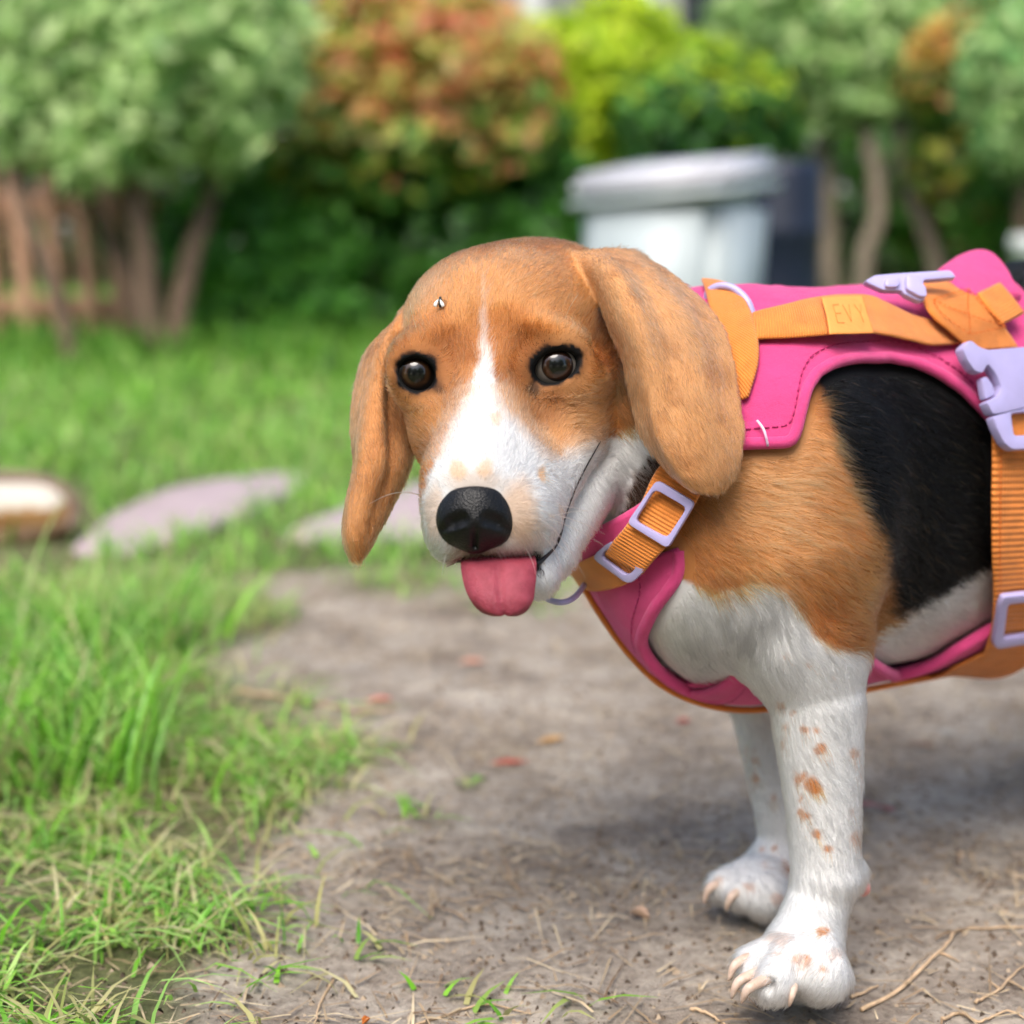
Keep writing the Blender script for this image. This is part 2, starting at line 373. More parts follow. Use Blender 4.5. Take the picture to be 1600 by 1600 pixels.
def surface_nets(ev, lo, hi, h, blk=8, slack=0.004, coarse=None, brk=None):
    # axis coordinates: step h, three times coarser beyond the break (parts of the dog outside the frame)
    lo = np.asarray(lo, float); hi = np.asarray(hi, float); brk = hi if brk is None else np.asarray(brk, float)
    AX = []; nb = []
    for a in range(3):
        n1 = int(np.ceil((brk[a] - lo[a]) / (h * blk))); n2 = max(0, int(np.ceil((hi[a] - brk[a]) / (3 * h * blk))))
        x1 = lo[a] + np.arange(n1 * blk + 1) * h; x2 = x1[-1] + np.arange(1, n2 * blk + 1) * 3 * h
        AX.append(np.concatenate([x1, x2])); nb.append(n1 + n2)
    nb = np.array(nb); n = nb * blk + 1
    cc = [(AX[a][0:-1:blk] + AX[a][blk::blk]) / 2 for a in range(3)]
    sz = [AX[a][blk::blk] - AX[a][0:-1:blk] for a in range(3)]
    diag = np.sqrt(sz[0][:, None, None] ** 2 + sz[1][None, :, None] ** 2 + sz[2][None, None, :] ** 2) / 2
    pos = lambda I: np.stack([np.interp(I[:, a], np.arange(len(AX[a])), AX[a]) for a in range(3)], -1)
    C = np.stack(np.meshgrid(*cc, indexing='ij'), -1)
    dc = np.concatenate([(coarse or ev)(s.reshape(-1, 3)) for s in np.array_split(C.reshape(-1, 3), 8)]).reshape(nb)
    D = np.repeat(np.repeat(np.repeat(np.where(dc < 0, -1., 1.).astype(F32), blk, 0), blk, 1), blk, 2)
    D = np.pad(D, ((0, 1), (0, 1), (0, 1)), mode='edge')
    act = np.argwhere(np.abs(dc) < diag + slack)
    off = np.stack(np.meshgrid(*[np.arange(blk + 1)] * 3, indexing='ij'), -1).reshape(-1, 3)
    for s in np.array_split(act, max(1, len(act) // 1500)):
        I = (s[:, None] * blk + off[None]).reshape(-1, 3); D[I[:, 0], I[:, 1], I[:, 2]] = ev(pos(I))
    S = D < 0
    cnt = np.zeros(np.array(S.shape) - 1, dtype=np.int8)
    for dx in (0, 1):
        for dy in (0, 1):
            for dz in (0, 1): cnt += S[dx:dx + n[0] - 1, dy:dy + n[1] - 1, dz:dz + n[2] - 1]
    cells = np.argwhere((cnt > 0) & (cnt < 8)); idm = np.full(cnt.shape, -1, dtype=np.int32); idm[tuple(cells.T)] = np.arange(len(cells))
    acc = np.zeros((len(cells), 3)); w = np.zeros(len(cells))
    cor = [(x, y, z) for x in (0, 1) for y in (0, 1) for z in (0, 1)]
    for a in cor:
        for ax in range(3):
            if a[ax]: continue
            b = list(a); b[ax] = 1
            da = D[cells[:, 0] + a[0], cells[:, 1] + a[1], cells[:, 2] + a[2]]; db = D[cells[:, 0] + b[0], cells[:, 1] + b[1], cells[:, 2] + b[2]]
            x = (da < 0) != (db < 0); t = np.where(x, da / np.where(x, da - db, 1), 0)
            q = np.tile(np.array(a, float), (len(cells), 1)); q[:, ax] += t; acc[x] += q[x]; w += x
    V = pos(cells + acc / w[:, None]); faces = []
    for ax in range(3):
        b, c = (ax + 1) % 3, (ax + 2) % 3
        sl0 = [slice(1, -1)] * 3; sl1 = [slice(1, -1)] * 3; sl0[ax] = slice(0, -1); sl1[ax] = slice(1, None)
        A = S[tuple(sl0)]; Bq = S[tuple(sl1)]; o = np.array([1, 1, 1]); o[ax] = 0
        for sg, msk in ((1, A & ~Bq), (-1, ~A & Bq)):
            e = np.argwhere(msk) + o
            if not len(e): continue
            def g(db, dc):
                q = e.copy(); q[:, b] -= db; q[:, c] -= dc; return idm[tuple(q.T)]
            f = np.stack([g(1, 1), g(0, 1), g(0, 0), g(1, 0)], -1); faces.append(f if sg > 0 else f[:, ::-1])
    Fc = np.concatenate(faces); Fc = Fc[(Fc >= 0).all(1)]
    return V, Fc
def grad(ev, p, e=4e-4):
    g = np.zeros_like(p)
    for a in range(3):
        o = np.zeros(3); o[a] = e; g[..., a] = ev(p + o) - ev(p - o)
    return nrm(g)
evc = lambda p: B.ev(p, cull=True)
VOX = 0.0014
DV, DF = surface_nets(evc, (-.105, -.26, .585), (.50, .145, 1.10), VOX, slack=.0015, coarse=lambda p: B.ev(p), brk=(.285, .145, .86))
def vnormals(V, Fc):
    fn = np.cross(V[Fc[:, 2]] - V[Fc[:, 0]], V[Fc[:, 3]] - V[Fc[:, 1]]); N = np.zeros_like(V)
    for k in range(4):
        for a in range(3): N[:, a] += np.bincount(Fc[:, k], fn[:, a], len(V))
    return nrm(N)
def relax(V, Fc, it=1, lam=.5):
    for _ in range(it):
        S_ = np.zeros_like(V); c = np.zeros(len(V))
        for k in range(4):
            for j in (1, 3):
                nb_ = V[Fc[:, (k + j) % 4]]
                for a in range(3): S_[:, a] += np.bincount(Fc[:, k], nb_[:, a], len(V))
            c += 2 * np.bincount(Fc[:, k], minlength=len(V))
        V = V * (1 - lam) + lam * S_ / np.maximum(c, 1)[:, None]
    return V
DV = relax(DV, DF, 2); DN = vnormals(DV, DF)
# ================================================================== coat pattern
def pdist(x, y, poly):
    """signed pixel distance to a closed outline, positive inside"""
    p = np.asarray(poly, float); q = np.roll(p, -1, 0); d = np.full(x.shape, 1e9); ins = np.zeros(x.shape, bool)
    for (ax, ay), (bx, by) in zip(p, q):
        ex, ey = bx - ax, by - ay; t = np.clip(((x - ax) * ex + (y - ay) * ey) / (ex * ex + ey * ey + 1e-9), 0, 1)
        d = np.minimum(d, (x - ax - t * ex) ** 2 + (y - ay - t * ey) ** 2)
        c = ((ay > y) != (by > y)) & (x < (bx - ax) * (y - ay) / (by - ay + 1e-12) + ax); ins ^= c
    return np.where(ins, 1, -1) * np.sqrt(d)
def ldist(x, y, line):
    d = np.full(x.shape, 1e9)
    for (ax, ay), (bx, by) in zip(line[:-1], line[1:]):
        ex, ey = bx - ax, by - ay; t = np.clip(((x - ax) * ex + (y - ay) * ey) / (ex * ex + ey * ey), 0, 1)
        d = np.minimum(d, np.hypot(x - ax - t * ex, y - ay - t * ey))
    return d
W_FACE = [(751, 425), (758, 425), (760, 470), (762, 520), (767, 560), (776, 598), (788, 630), (810, 652), (836, 676), (858, 702), (872, 712), (890, 700),
          (926, 684), (944, 692), (1000, 660), (1030, 690), (990, 742), (970, 800), (945, 860), (880, 960), (640, 960), (650, 830), (660, 770), (672, 735),
          (684, 700), (700, 665), (718, 635), (734, 600), (745, 560), (750, 520), (752, 470)]
W_BODY = [(860, 930), (960, 915), (1055, 903), (1075, 908), (1100, 925), (1150, 922), (1190, 912), (1225, 925), (1250, 955), (1270, 990), (1300, 1012),
          (1330, 1022), (1358, 1018), (1378, 985), (1410, 962), (1470, 925), (1540, 888), (1620, 850), (2300, 830), (2300, 1800), (600, 1800)]
K_BODY = [(1262, 540), (1280, 600), (1298, 655), (1312, 710), (1345, 775), (1380, 850), (1392, 905), (1392, 965), (1440, 948), (1500, 915), (1560, 880),
          (1700, 850), (1800, 900), (2300, 760), (2300, 250), (1240, 250)]
K_NECK = [(1012, 685), (988, 740), (966, 800), (985, 840), (1040, 800), (1070, 750), (1050, 690)]
MOUTH = [(838, 882), (850, 872), (872, 846), (885, 800), (905, 750), (938, 690)]
SPOTS = [  # x, y, rx, ry, strength, near leg = 0 / far leg = 1 / face = 2
    (1226, 1027, 4, 4, .6, 0), (1265, 1038, 5, 5, .8, 0), (1217, 1102, 7, 6, .7, 0), (1237, 1113, 6, 5, .6, 0), (1230, 1137, 6, 6, .5, 0), (1257, 1139, 7, 6, .8, 0),
    (1274, 1141, 6, 4, .7, 0), (1280, 1171, 9, 8, .9, 0), (1337, 1176, 9, 8, .7, 0), (1250, 1218, 9, 8, .9, 0), (1272, 1229, 14, 16, 1, 0), (1252, 1250, 4, 6, .7, 0),
    (1249, 1268, 5, 6, .9, 0), (1259, 1276, 9, 7, .9, 0), (1275, 1303, 7, 8, .95, 0), (1295, 1326, 7, 6, .9, 0), (1337, 1312, 10, 14, .6, 0), (1331, 1272, 4, 6, .5, 0),
    (1287, 1456, 8, 6, .9, 0), (1244, 1498, 8, 10, .6, 0), (1260, 1501, 8, 7, .8, 0), (1215, 1491, 9, 6, .4, 0), (1286, 1516, 9, 6, .7, 0), (1220, 1467, 24, 9, .35, 0),
    (1305, 1490, 16, 10, .3, 0), (1225, 1165, 4, 9, .5, 0), (1240, 1205, 4, 4, .5, 0), (1345, 1210, 4, 6, .6, 0), (1300, 1060, 3, 3, .4, 0),
    (1165, 1172, 4, 5, .8, 1), (1176, 1173, 4, 4, .6, 1), (1176, 1190, 5, 6, .8, 1), (1180, 1213, 5, 6, .8, 1), (1205, 1245, 6, 7, .9, 1), (1193, 1327, 5, 5, .8, 1),
    (1211, 1325, 5, 5, .7, 1), (1228, 1356, 9, 13, .8, 1), (1171, 1386, 8, 7, .5, 1), (1215, 1404, 12, 9, .5, 1), (1196, 1350, 4, 10, .4, 1), (1123, 1372, 8, 6, .4, 1),
    (715, 734, 12, 16, .6, 2), (760, 731, 13, 15, .6, 2), (848, 741, 6, 13, .85, 2), (879, 800, 5, 10, .5, 2), (862, 806, 5, 5, .4, 2), (775, 655, 9, 12, .55, 2)]
TAN = np.array(lin((174, 114, 64))[:3]); TAN_D = np.array(lin((118, 68, 35))[:3]); TAN_L = np.array(lin((210, 166, 120))[:3])
WHT = np.array([.59, .59, .585]); BLK = np.array([.0022, .0020, .0022]); BEI = np.array(lin((192, 162, 136))[:3]); SKIN = np.array([.0040, .0032, .0034]); GRY = np.array(lin((150, 132, 112))[:3])
EYE_PX = [(650.5, 583, 31, 27.5, -24), (868.5, 570.5, 39, 26, 18)]
MOUTH_D = np.array([.05, .008, .010])
def eye_r(x, y, e):
    a = math.radians(e[4]); dx, dy = x - e[0], y - e[1]
    return np.hypot((dx * math.cos(a) - dy * math.sin(a)) / e[2], (dx * math.sin(a) + dy * math.cos(a)) / e[3])
def ear_near(q):
    out = np.full(len(q), 1.0); row = np.zeros(len(q)); which = np.full(len(q), -1); idx = np.zeros(len(q), int)
    for k, (nm, g, n, kd) in enumerate(EARG):
        f = g.reshape(-1, 3); m = np.nonzero(((q > f.min(0) - .006) & (q < f.max(0) + .006)).all(1))[0]
        for i in m:
            c, j, d = kd.find(q[i])
            if d < out[i]: out[i] = d; which[i] = k; idx[i] = j
    return out, which, idx
def coat(q, isear, soft=5.0):
    x, y = px_of(q); w = to_world(q); nz = (fbm(w, 220, 2) - .5); n2 = fbm(w, 45, 3); x = x + nz * 14; y = y + (fbm(w + 5, 220, 2) - .5) * 14
    head = (x < 950) & (y < 960) & (q[:, 2] < .80)
    mix = lambda c, col, m: c * (1 - m[:, None]) + np.asarray(col) * m[:, None]
    c = np.tile(TAN, (len(q), 1)); c = mix(c, TAN_D, sstep(.42, .75, n2) * .55); c = mix(c, TAN_L, sstep(.55, .3, n2) * .25)
    h = c.copy()
    # head: paler crown and cheeks, deeper colour round the eyes
    h = mix(h, TAN_L, .35 * sstep(150, 40, np.hypot(x - 905, (y - 670) * 1.3)))
    for cx, cy, r in ((700, 545, 60), (705, 610, 45), (835, 540, 45), (850, 635, 50), (800, 590, 40)): h = mix(h, TAN_D, .55 * sstep(r, r * .3, np.hypot(x - cx, y - cy)))
    df = pdist(x, y, W_FACE); wm = sstep(-soft, soft, df - 1.0) * (.38 + .62 * sstep(500, 600, y)); h = mix(h, WHT, wm)
    h = mix(h, BEI, .55 * sstep(26, 6, np.abs(df)) * (y > 600) * (y < 720))
    for cx, cy, rx, ry, s_ in ((810, 800, 30, 58, .85), (679, 800, 16, 48, .65), (742, 752, 50, 22, .45), (830, 830, 25, 25, .5)):
        h = mix(h, BEI, s_ * sstep(1.25, .55, np.hypot((x - cx) / rx, (y - cy) / ry)))
    h = mix(h, GRY, .75 * sstep(845, 868, y) * (x > 700) * (x < 850) * (y < 884))
    for ex in EYE_PX:
        r = eye_r(x, y, ex); up = sstep(ex[1] + 10, ex[1] - 25, y)
        h = mix(h, TAN_D * .5, .6 * sstep(1.6, 1.12, r)); h = mix(h, SKIN, sstep(1.17 + .10 * up, 1.06 + .08 * up, r))  # black lid skin, widened above to take in the upper lid's shadow
    h = mix(h, SKIN * 2, .8 * sstep(16, 4, np.hypot(x - 833, y - 606))); h = mix(h, SKIN * 2, .6 * sstep(14, 4, np.hypot(x - 684, y - 606)))
    h = mix(h, SKIN, sstep(10, 5, ldist(x, y, [(838, 868), (836, 890)])))
    h = mix(h, MOUTH_D, sstep(-2, 3, pdist(x, y, [(712, 872), (775, 868), (838, 870), (836, 893), (716, 896)])))
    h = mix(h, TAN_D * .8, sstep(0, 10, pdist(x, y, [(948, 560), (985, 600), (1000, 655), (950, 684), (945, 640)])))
    b = c.copy()
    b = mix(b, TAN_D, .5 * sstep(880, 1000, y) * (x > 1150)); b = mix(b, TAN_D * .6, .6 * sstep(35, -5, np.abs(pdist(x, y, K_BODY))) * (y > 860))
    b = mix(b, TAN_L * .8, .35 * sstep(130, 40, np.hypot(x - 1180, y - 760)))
    kb = pdist(x, y, K_BODY); b = mix(b, BLK, sstep(-soft * 2.4, soft * 1.6, kb))
    b = mix(b, BLK * 2, .92 * sstep(-9, 9, pdist(x, y, K_NECK)))
    b = mix(b, WHT, sstep(-soft, soft, pdist(x, y, W_BODY)))
    ng = (x < 1200) & (y < 905) & (pdist(x, y, W_FACE) > -6); b = mix(b, WHT, sstep(-soft, soft, pdist(x, y, W_FACE)) * ng)
    b = mix(b, np.array(lin((205, 160, 140))[:3]), .45 * sstep(1380, 1480, x) * sstep(940, 1010, y) * (y < 1130))
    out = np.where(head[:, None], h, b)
    for sx, sy, rx, ry, s_, k in SPOTS:
        sel = (q[:, 2] < .78) & (y > 980) if k == 0 else ((q[:, 2] > .785) & (y > 980) if k == 1 else head)
        out = mix(out, TAN if k != 2 else TAN_L * .9, s_ * sel * sstep(1.25, .65, np.hypot((x - sx) / rx, (y - sy) / ry)))
    if isear is not None:
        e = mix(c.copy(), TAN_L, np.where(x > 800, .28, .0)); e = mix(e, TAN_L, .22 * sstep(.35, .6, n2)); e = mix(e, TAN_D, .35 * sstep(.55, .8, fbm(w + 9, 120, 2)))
        out = np.where(isear[:, None], e, out)
    return np.clip(out, .004, .9)
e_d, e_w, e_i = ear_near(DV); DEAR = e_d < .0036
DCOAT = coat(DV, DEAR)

# ================================================================== the dog
dog_loc = GP(1260, .80, 0.0); dog_loc = to_world(dog_loc)
dog = empty('beagle', dog_loc, 'brown, white and black beagle standing on the dirt path with its tongue out', 'dog')
m_skin, n_, l_, b_ = mat('dog_coat')
at = n_.new('ShaderNodeAttribute'); at.attribute_name = 'coat'; l_.new(at.outputs['Color'], b_.inputs['Base Color'])
b_.inputs['Roughness'].default_value = .75; b_.inputs['Specular IOR Level'].default_value = .2
tn = mnoise(n_, l_, 900, 3); bump(n_, l_, tn.outputs['Fac'], b_, .5, .0006)
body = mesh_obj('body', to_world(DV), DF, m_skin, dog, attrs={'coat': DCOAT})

# eyes
def eye_mat(name, gaze, iris, tint):
    m, n, l, b = mat(name); tc = n.new('ShaderNodeTexCoord'); nm = n.new('ShaderNodeVectorMath'); nm.operation = 'NORMALIZE'; l.new(tc.outputs['Object'], nm.inputs[0])
    dp = n.new('ShaderNodeVectorMath'); dp.operation = 'DOT_PRODUCT'; l.new(nm.outputs[0], dp.inputs[0]); dp.inputs[1].default_value = gaze
    nz = mnoise(n, l, 1400, 3); ad = n.new('ShaderNodeMath'); ad.operation = 'MULTIPLY_ADD'; l.new(nz.outputs['Fac'], ad.inputs[0]); ad.inputs[1].default_value = .012; l.new(dp.outputs['Value'], ad.inputs[2])
    i = np.array(iris); r = ramp(n, l, ad.outputs[0], [(.0, tint), (.775, tint), (.800, (.006, .005, .005)), (.84, tuple(i * .45)), (.90, tuple(i)), (.935, tuple(i * .6)), (.950, (.002, .002, .002))])
    l.new(r.outputs[0], b.inputs['Base Color']); b.inputs['Roughness'].default_value = .35
    b.inputs['Coat Weight'].default_value = 1.0; b.inputs['Coat Roughness'].default_value = .015; b.inputs['Coat IOR'].default_value = 1.55; b.inputs['Specular IOR Level'].default_value = .2
    return m
def uvsphere(c, r, ns=48, nr=24):
    th = np.linspace(0, np.pi, nr + 1)[1:-1]; ph = np.linspace(0, 2 * np.pi, ns, endpoint=False)
    v = np.stack([np.outer(np.sin(th), np.cos(ph)), np.outer(np.sin(th), np.sin(ph)), np.outer(np.cos(th), np.ones(ns))], -1).reshape(-1, 3)
    v = np.concatenate([v, [[0, 0, 1], [0, 0, -1]]]) * r + np.asarray(c); i = np.arange((nr - 1) * ns).reshape(nr - 1, ns); j = np.roll(i, -1, 1)
    f = [tuple(x) for x in np.stack([i[:-1], i[1:], j[1:], j[:-1]], -1).reshape(-1, 4).tolist()]
    T, Bm = len(v) - 2, len(v) - 1
    f += [(T, int(i[0][k]), int(j[0][k])) for k in range(ns)] + [(Bm, int(j[-1][k]), int(i[-1][k])) for k in range(ns)]
    return v, f
def add_at(name, V, Fc, mtl, parent, loc, smooth=True, **kw):
    """mesh whose origin sits at loc"""
    o = mesh_obj(name, np.asarray(V) - np.asarray(loc), Fc, mtl, None, smooth, **kw); o.location = tuple(map(float, loc))
    if parent: o.parent = parent; o.matrix_parent_inverse = Matrix.Translation(parent.location).inverted()
    return o
for k, ((c, r), gz) in enumerate(zip(EYES, ((.045, -.10, -1.0), (.07, -.085, -1.0)))):
    gw = to_world(np.array(gz)) - to_world(np.zeros(3)); gw = tuple(nrm(gw))
    V, Fc = uvsphere(to_world(c), r)
    add_at('eye', V, Fc, eye_mat('eye_brown', gw, (.036, .012, .0045) if k else (.042, .018, .006), (.15, .13, .11) if k else (.012, .009, .007)), dog, to_world(c))  # left eye white is near black: lid shade put into its colour

# nose
N = Field()
N.ell(P(742, 800, .6480), (.0138, .0110, .0135), .006); N.ell(P(708, 814, .6460), (.0060, .0085, .0095), .006); N.ell(P(777, 814, .6460), (.0064, .0085, .0095), .006)
N.ell(P(743, 828, .6480), (.0100, .0065, .0100), .006); N.cone(P(742, 815, .6415), P(742, 848, .6435), .0085, .0030, .006); N.ell(P(742, 774, .646), (.0100, .0042, .0100), .007)
N.cone(P(720, 812, .6325), P(707, 817, .6350), .0026, .0022, .002, 's'); N.cone(P(764, 812, .6325), P(778, 817, .6350), .0026, .0022, .002, 's')
N.cone(P(706, 820, .6350), P(692, 828, .6385), .0013, .0009, .0015, 's'); N.cone(P(779, 820, .6350), P(794, 828, .6385), .0013, .0009, .0015, 's')
N.cone(P(742, 822, .6318), P(742, 852, .6400), .0006, .0006, .0015, 's')
nv, nf = surface_nets(N.ev, P(742, 805, .645) - .024, P(742, 805, .645) + .024, .0006); nv = relax(nv, nf, 1); nc0 = P(742, 800, .648); nv = nc0 + (nv - nc0) * np.array([1.04, 1.03, 1.03])
m_nose, n_, l_, b_ = mat('nose_leather'); b_.inputs['Base Color'].default_value = (.0035, .0035, .004, 1); b_.inputs['Roughness'].default_value = .40; b_.inputs['Specular IOR Level'].default_value = .32
tc = n_.new('ShaderNodeTexCoord'); vo = n_.new('ShaderNodeTexVoronoi'); vo.inputs['Scale'].default_value = 1300; l_.new(tc.outputs['Object'], vo.inputs['Vector']); bump(n_, l_, vo.outputs['Distance'], b_, .5, .0004)
mesh_obj('nose', to_world(nv), nf, m_nose, dog)

# tongue
rows = []
for yy, xa, xb, dd in ((868, 724, 836, .6510), (880, 720, 838, .6440), (900, 722, 838, .6395), (920, 727, 836, .6368), (936, 734, 834, .6352), (949, 743, 828, .6348), (958, 754, 819, .6350), (963, 768, 808, .6358)):
    rows.append([P(xa + (xb - xa) * t, yy - (2.5 if yy > 955 else 0) * math.exp(-((t - .5) / .1) ** 2), dd + .0050 * (2 * t - 1) ** 4 + .0010 * math.exp(-((t - .5) / .07) ** 2)) for t in np.linspace(0, 1, 13)])
g = upgrid(np.array(rows), 50, 60); ua = np.linspace(0, 1, 60)[None]; va = np.linspace(0, 1, 50)[:, None]
tth = .0005 + .0016 * np.minimum(1, np.minimum(ua, 1 - ua) * 8) ** .6 * np.minimum(1, (1 - va) * 9) ** .6
V, Fc, UV = slab(to_world(g), tth, toward=np.array([0, 1., 0]))
m_tongue, n_, l_, b_ = mat('tongue_flesh'); t_ = mnoise(n_, l_, 160, 4)
r_ = ramp(n_, l_, t_.outputs['Fac'], [(.3, lin((128, 46, 60))), (.7, lin((160, 70, 84)))]); l_.new(r_.outputs[0], b_.inputs['Base Color'])
b_.inputs['Roughness'].default_value = .52; b_.inputs['Specular IOR Level'].default_value = .3; b_.inputs['Subsurface Weight'].default_value = .25; b_.inputs['Subsurface Radius'].default_value = (.004, .0012, .001); b_.inputs['Subsurface Scale'].default_value = 1.0
t2 = mnoise(n_, l_, 1100, 4); bump(n_, l_, t2.outputs['Fac'], b_, .6, .0008)
tongue = mesh_obj('tongue', V, Fc, m_tongue, dog)

# claws
m_claw, n_, l_, b_ = mat('claw_horn'); t_ = mnoise(n_, l_, 260, 3); r_ = ramp(n_, l_, t_.outputs['Fac'], [(.3, lin((184, 156, 136))), (.7, lin((212, 190, 174)))])
l_.new(r_.outputs[0], b_.inputs['Base Color']); b_.inputs['Roughness'].default_value = .4; b_.inputs['Subsurface Weight'].default_value = .2; b_.inputs['Subsurface Radius'].default_value = (.003, .0015, .001)
CL = [((1174, 1494, .709), (1149, 1507, .704), (1138, 1532, .703), .0024), ((1186, 1518, .701), (1154, 1534, .696), (1143, 1560, .697), .0025),
      ((1202, 1528, .695), (1170, 1544, .690), (1158, 1567, .692), .0026), ((1242, 1524, .704), (1239, 1548, .692), (1233, 1572, .692), .0022),
      ((1134, 1376, .810), (1108, 1388, .805), (1100, 1412, .806), .0026), ((1162, 1388, .803), (1142, 1402, .797), (1134, 1423, .799), .0025)]
for a, b2, c, r in CL:
    pts = to_world(crom(np.array([P(*a), P(*b2), P(*c)]), 9)); rr = r * .92 * np.array([1, 1, .98, .94, .88, .78, .65, .48, .24])
    V, Fc = tube(pts, rr, 10); mesh_obj('claw', V, Fc, m_claw, dog)
V, Fc = uvsphere(WP(1347, 1388, .744), .0038, 16, 10); mesh_obj('paw_pad', V, Fc, simple('pad_pink', lin((206, 140, 130)), .6, .1, 300, .2), dog)

def cast_full(pts, skip=('ear',)):
    pts = np.asarray(pts, float); d0 = np.stack([(pts[:, 0] - 800) / F, (800 - pts[:, 1]) / F, np.ones(len(pts))], -1); t = np.full(len(pts), .60)
    for _ in range(60): t = t + np.clip(B.ev(d0 * t[:, None], skip=skip), -.004, .03) * .8
    return d0 * t[:, None]
lp = cast_full(crom(np.array(MOUTH, float), 60))
for _ in range(6): lp[1:-1] = (lp[:-2] + lp[1:-1] * 2 + lp[2:]) / 4
V, Fc = tube(to_world(lp), np.interp(np.linspace(0, 1, 60), [0, .15, .5, 1], [.0013, .0010, .0006, .0003]), 8); mesh_obj('lip', V, Fc, simple('lip_skin', (.010, .008, .008), .45, .2, 400, .3, .0003), dog)
# ================================================================== fur: short hairs combed over the body
def make_fur(HPTS):
    tri = np.concatenate([DF[:, [0, 1, 2]], DF[:, [0, 2, 3]]]); A, Bv, C = DV[tri[:, 0]], DV[tri[:, 1]], DV[tri[:, 2]]
    ar = np.linalg.norm(np.cross(Bv - A, C - A), axis=1) * .5; cen = (A + Bv + C) / 3; nn = DN[tri].mean(1)
    x, y = px_of(cen); view = nrm(cen); facing = -(nn * view).sum(1)
    w = np.where(facing > -.15, 1.0, .22) * np.where((x > 1700) | (cen[:, 2] > .95), .12, 1.0)
    w *= np.where((x < 1000) & (y < 960), 1.25, 1.0)
    n = FUR_N; cdf = np.cumsum(ar * w); ti = np.searchsorted(cdf, rng.random(n) * cdf[-1])
    u, v = rng.random(n), rng.random(n); f = u + v > 1; u[f] = 1 - u[f]; v[f] = 1 - v[f]
    q = A[ti] + u[:, None] * (Bv[ti] - A[ti]) + v[:, None] * (C[ti] - A[ti]); N_ = nrm(DN[tri[ti, 0]] * (1 - u - v)[:, None] + DN[tri[ti, 1]] * u[:, None] + DN[tri[ti, 2]] * v[:, None])
    vear = DEAR[tri[ti, 0]]; x, y = px_of(q)
    # bare skin: lids, mouth slit, nose, under the harness
    bare = np.zeros(n, bool)
    for e in EYE_PX: bare |= (eye_r(x, y, e) < 1.13) & (q[:, 2] < .72)
    bare |= (ldist(x, y, MOUTH) < 2.6) & (q[:, 2] < .74)
    bare |= (np.hypot((x - 742) / 56, (y - 806) / 50) < 1) & (q[:, 2] < .70)
    bare |= (pdist(x, y, [(716, 873), (775, 870), (838, 872), (836, 893), (718, 896)]) > 0) & (q[:, 2] < .70)
    near = np.full(n, 1.0)
    if HPTS is not None:
        kd = kdtree.KDTree(len(HPTS))
        for i, hp in enumerate(HPTS): kd.insert(hp, i)
        kd.balance(); lo, hi = HPTS.min(0) - .012, HPTS.max(0) + .012
        m = np.nonzero(((q > lo) & (q < hi)).all(1) & ~bare & (x > 850))[0]
        for i in m: near[i] = kd.find(q[i])[2]
        bare |= near < .0062
    k = ~bare; q, N_, vear, x, y, near = q[k], N_[k], vear[k], x[k], y[k], near[k]; n = len(q); wq = to_world(q)
    head = (x < 960) & (y < 945) & (q[:, 2] < .80) & ~vear; leg = (y > 1030) & ~head & ~vear
    # combing direction (lens-aligned axes)
    streak = np.ones(n)
    nose_t = P(745, 800, .640); dirv = np.zeros((n, 3))
    TD = nrm(TB - TA)
    dirv[:] = TD + np.array([0, -.45, 0])
    ch = sstep(880, 980, y) * sstep(1330, 1180, x); dirv = dirv * (1 - ch[:, None]) + np.array([.25, -1.0, 0]) * ch[:, None]
    dirv[leg] = np.array([.45, -1.0, 0.0]); dirv[leg & (y > 1450)] = np.array([-.5, -.8, -.2])
    hd = nrm(q - nose_t); dirv[head] = hd[head]
    crown = head & (y < 470); dirv[crown] = nrm(hd[crown] + np.array([.5, .1, .6]))
    for e in EYE_PX:                                                           # hair radiates from the lids
        r = eye_r(x, y, e); s_ = sstep(2.6, 1.2, r) * head; c = np.stack([x - e[0], -(y - e[1]), np.zeros(n)], -1); dirv = dirv * (1 - s_[:, None] * .8) + nrm(c) * s_[:, None] * .8
    lip = head & (y > 825) & (x < 850); dirv[lip] = nrm(np.stack([(x[lip] - 745) * .012, np.full(lip.sum(), -1.0), np.zeros(lip.sum())], -1))
    jaw = head & (ldist(x, y, [(850, 885), (880, 850), (900, 800), (935, 715)]) < 26) & (x > 842) & (y > 720); dirv[jaw] = np.array([.2, -1, .3])
    nk = ~head & ~vear & (x < 1030) & (y < 900); dirv[nk] = np.array([.5, -1.0, .2])
    for k_, (nm, g, gn, kd) in enumerate(EARG):
        f = g.reshape(-1, 3); gr = np.gradient(g, axis=0).reshape(-1, 3); gc = np.gradient(g, axis=1).reshape(-1, 3)
        m = np.nonzero(vear & ((q > f.min(0) - .006) & (q < f.max(0) + .006)).all(1))[0]
        if len(m):
            ii = np.array([kd.find(p)[1] for p in q[m]]); er, ec = ii // 110 / 150., ii % 110 / 110.; streak[m] = .66 + .68 * fbm(np.stack([ec * 26 + er * 4, er * 4.0, np.full(len(m), 3.0 + k_)], -1), 1.0, 3); dirv[m] = nrm(gr[ii]) + nrm(gc[ii]) * .25
    flow = np.stack([fbm(wq + 11, 60, 2), fbm(wq + 23, 60, 2), fbm(wq + 37, 60, 2)], -1) - .5
    tuft = np.stack([fbm(wq + 51, 420, 2), fbm(wq + 63, 420, 2), fbm(wq + 77, 420, 2)], -1) - .5
    dirv = nrm(dirv) + flow * 1.0 + tuft * .9 + rng.normal(0, .10, (n, 3))
    T = nrm(dirv - N_ * (dirv * N_).sum(1)[:, None])
    L = np.full(n, .0078); L[head] = .0046; L[head & (y > 640) & (x < 880)] = .0040; L[vear] = .0038; L[leg] = .0052
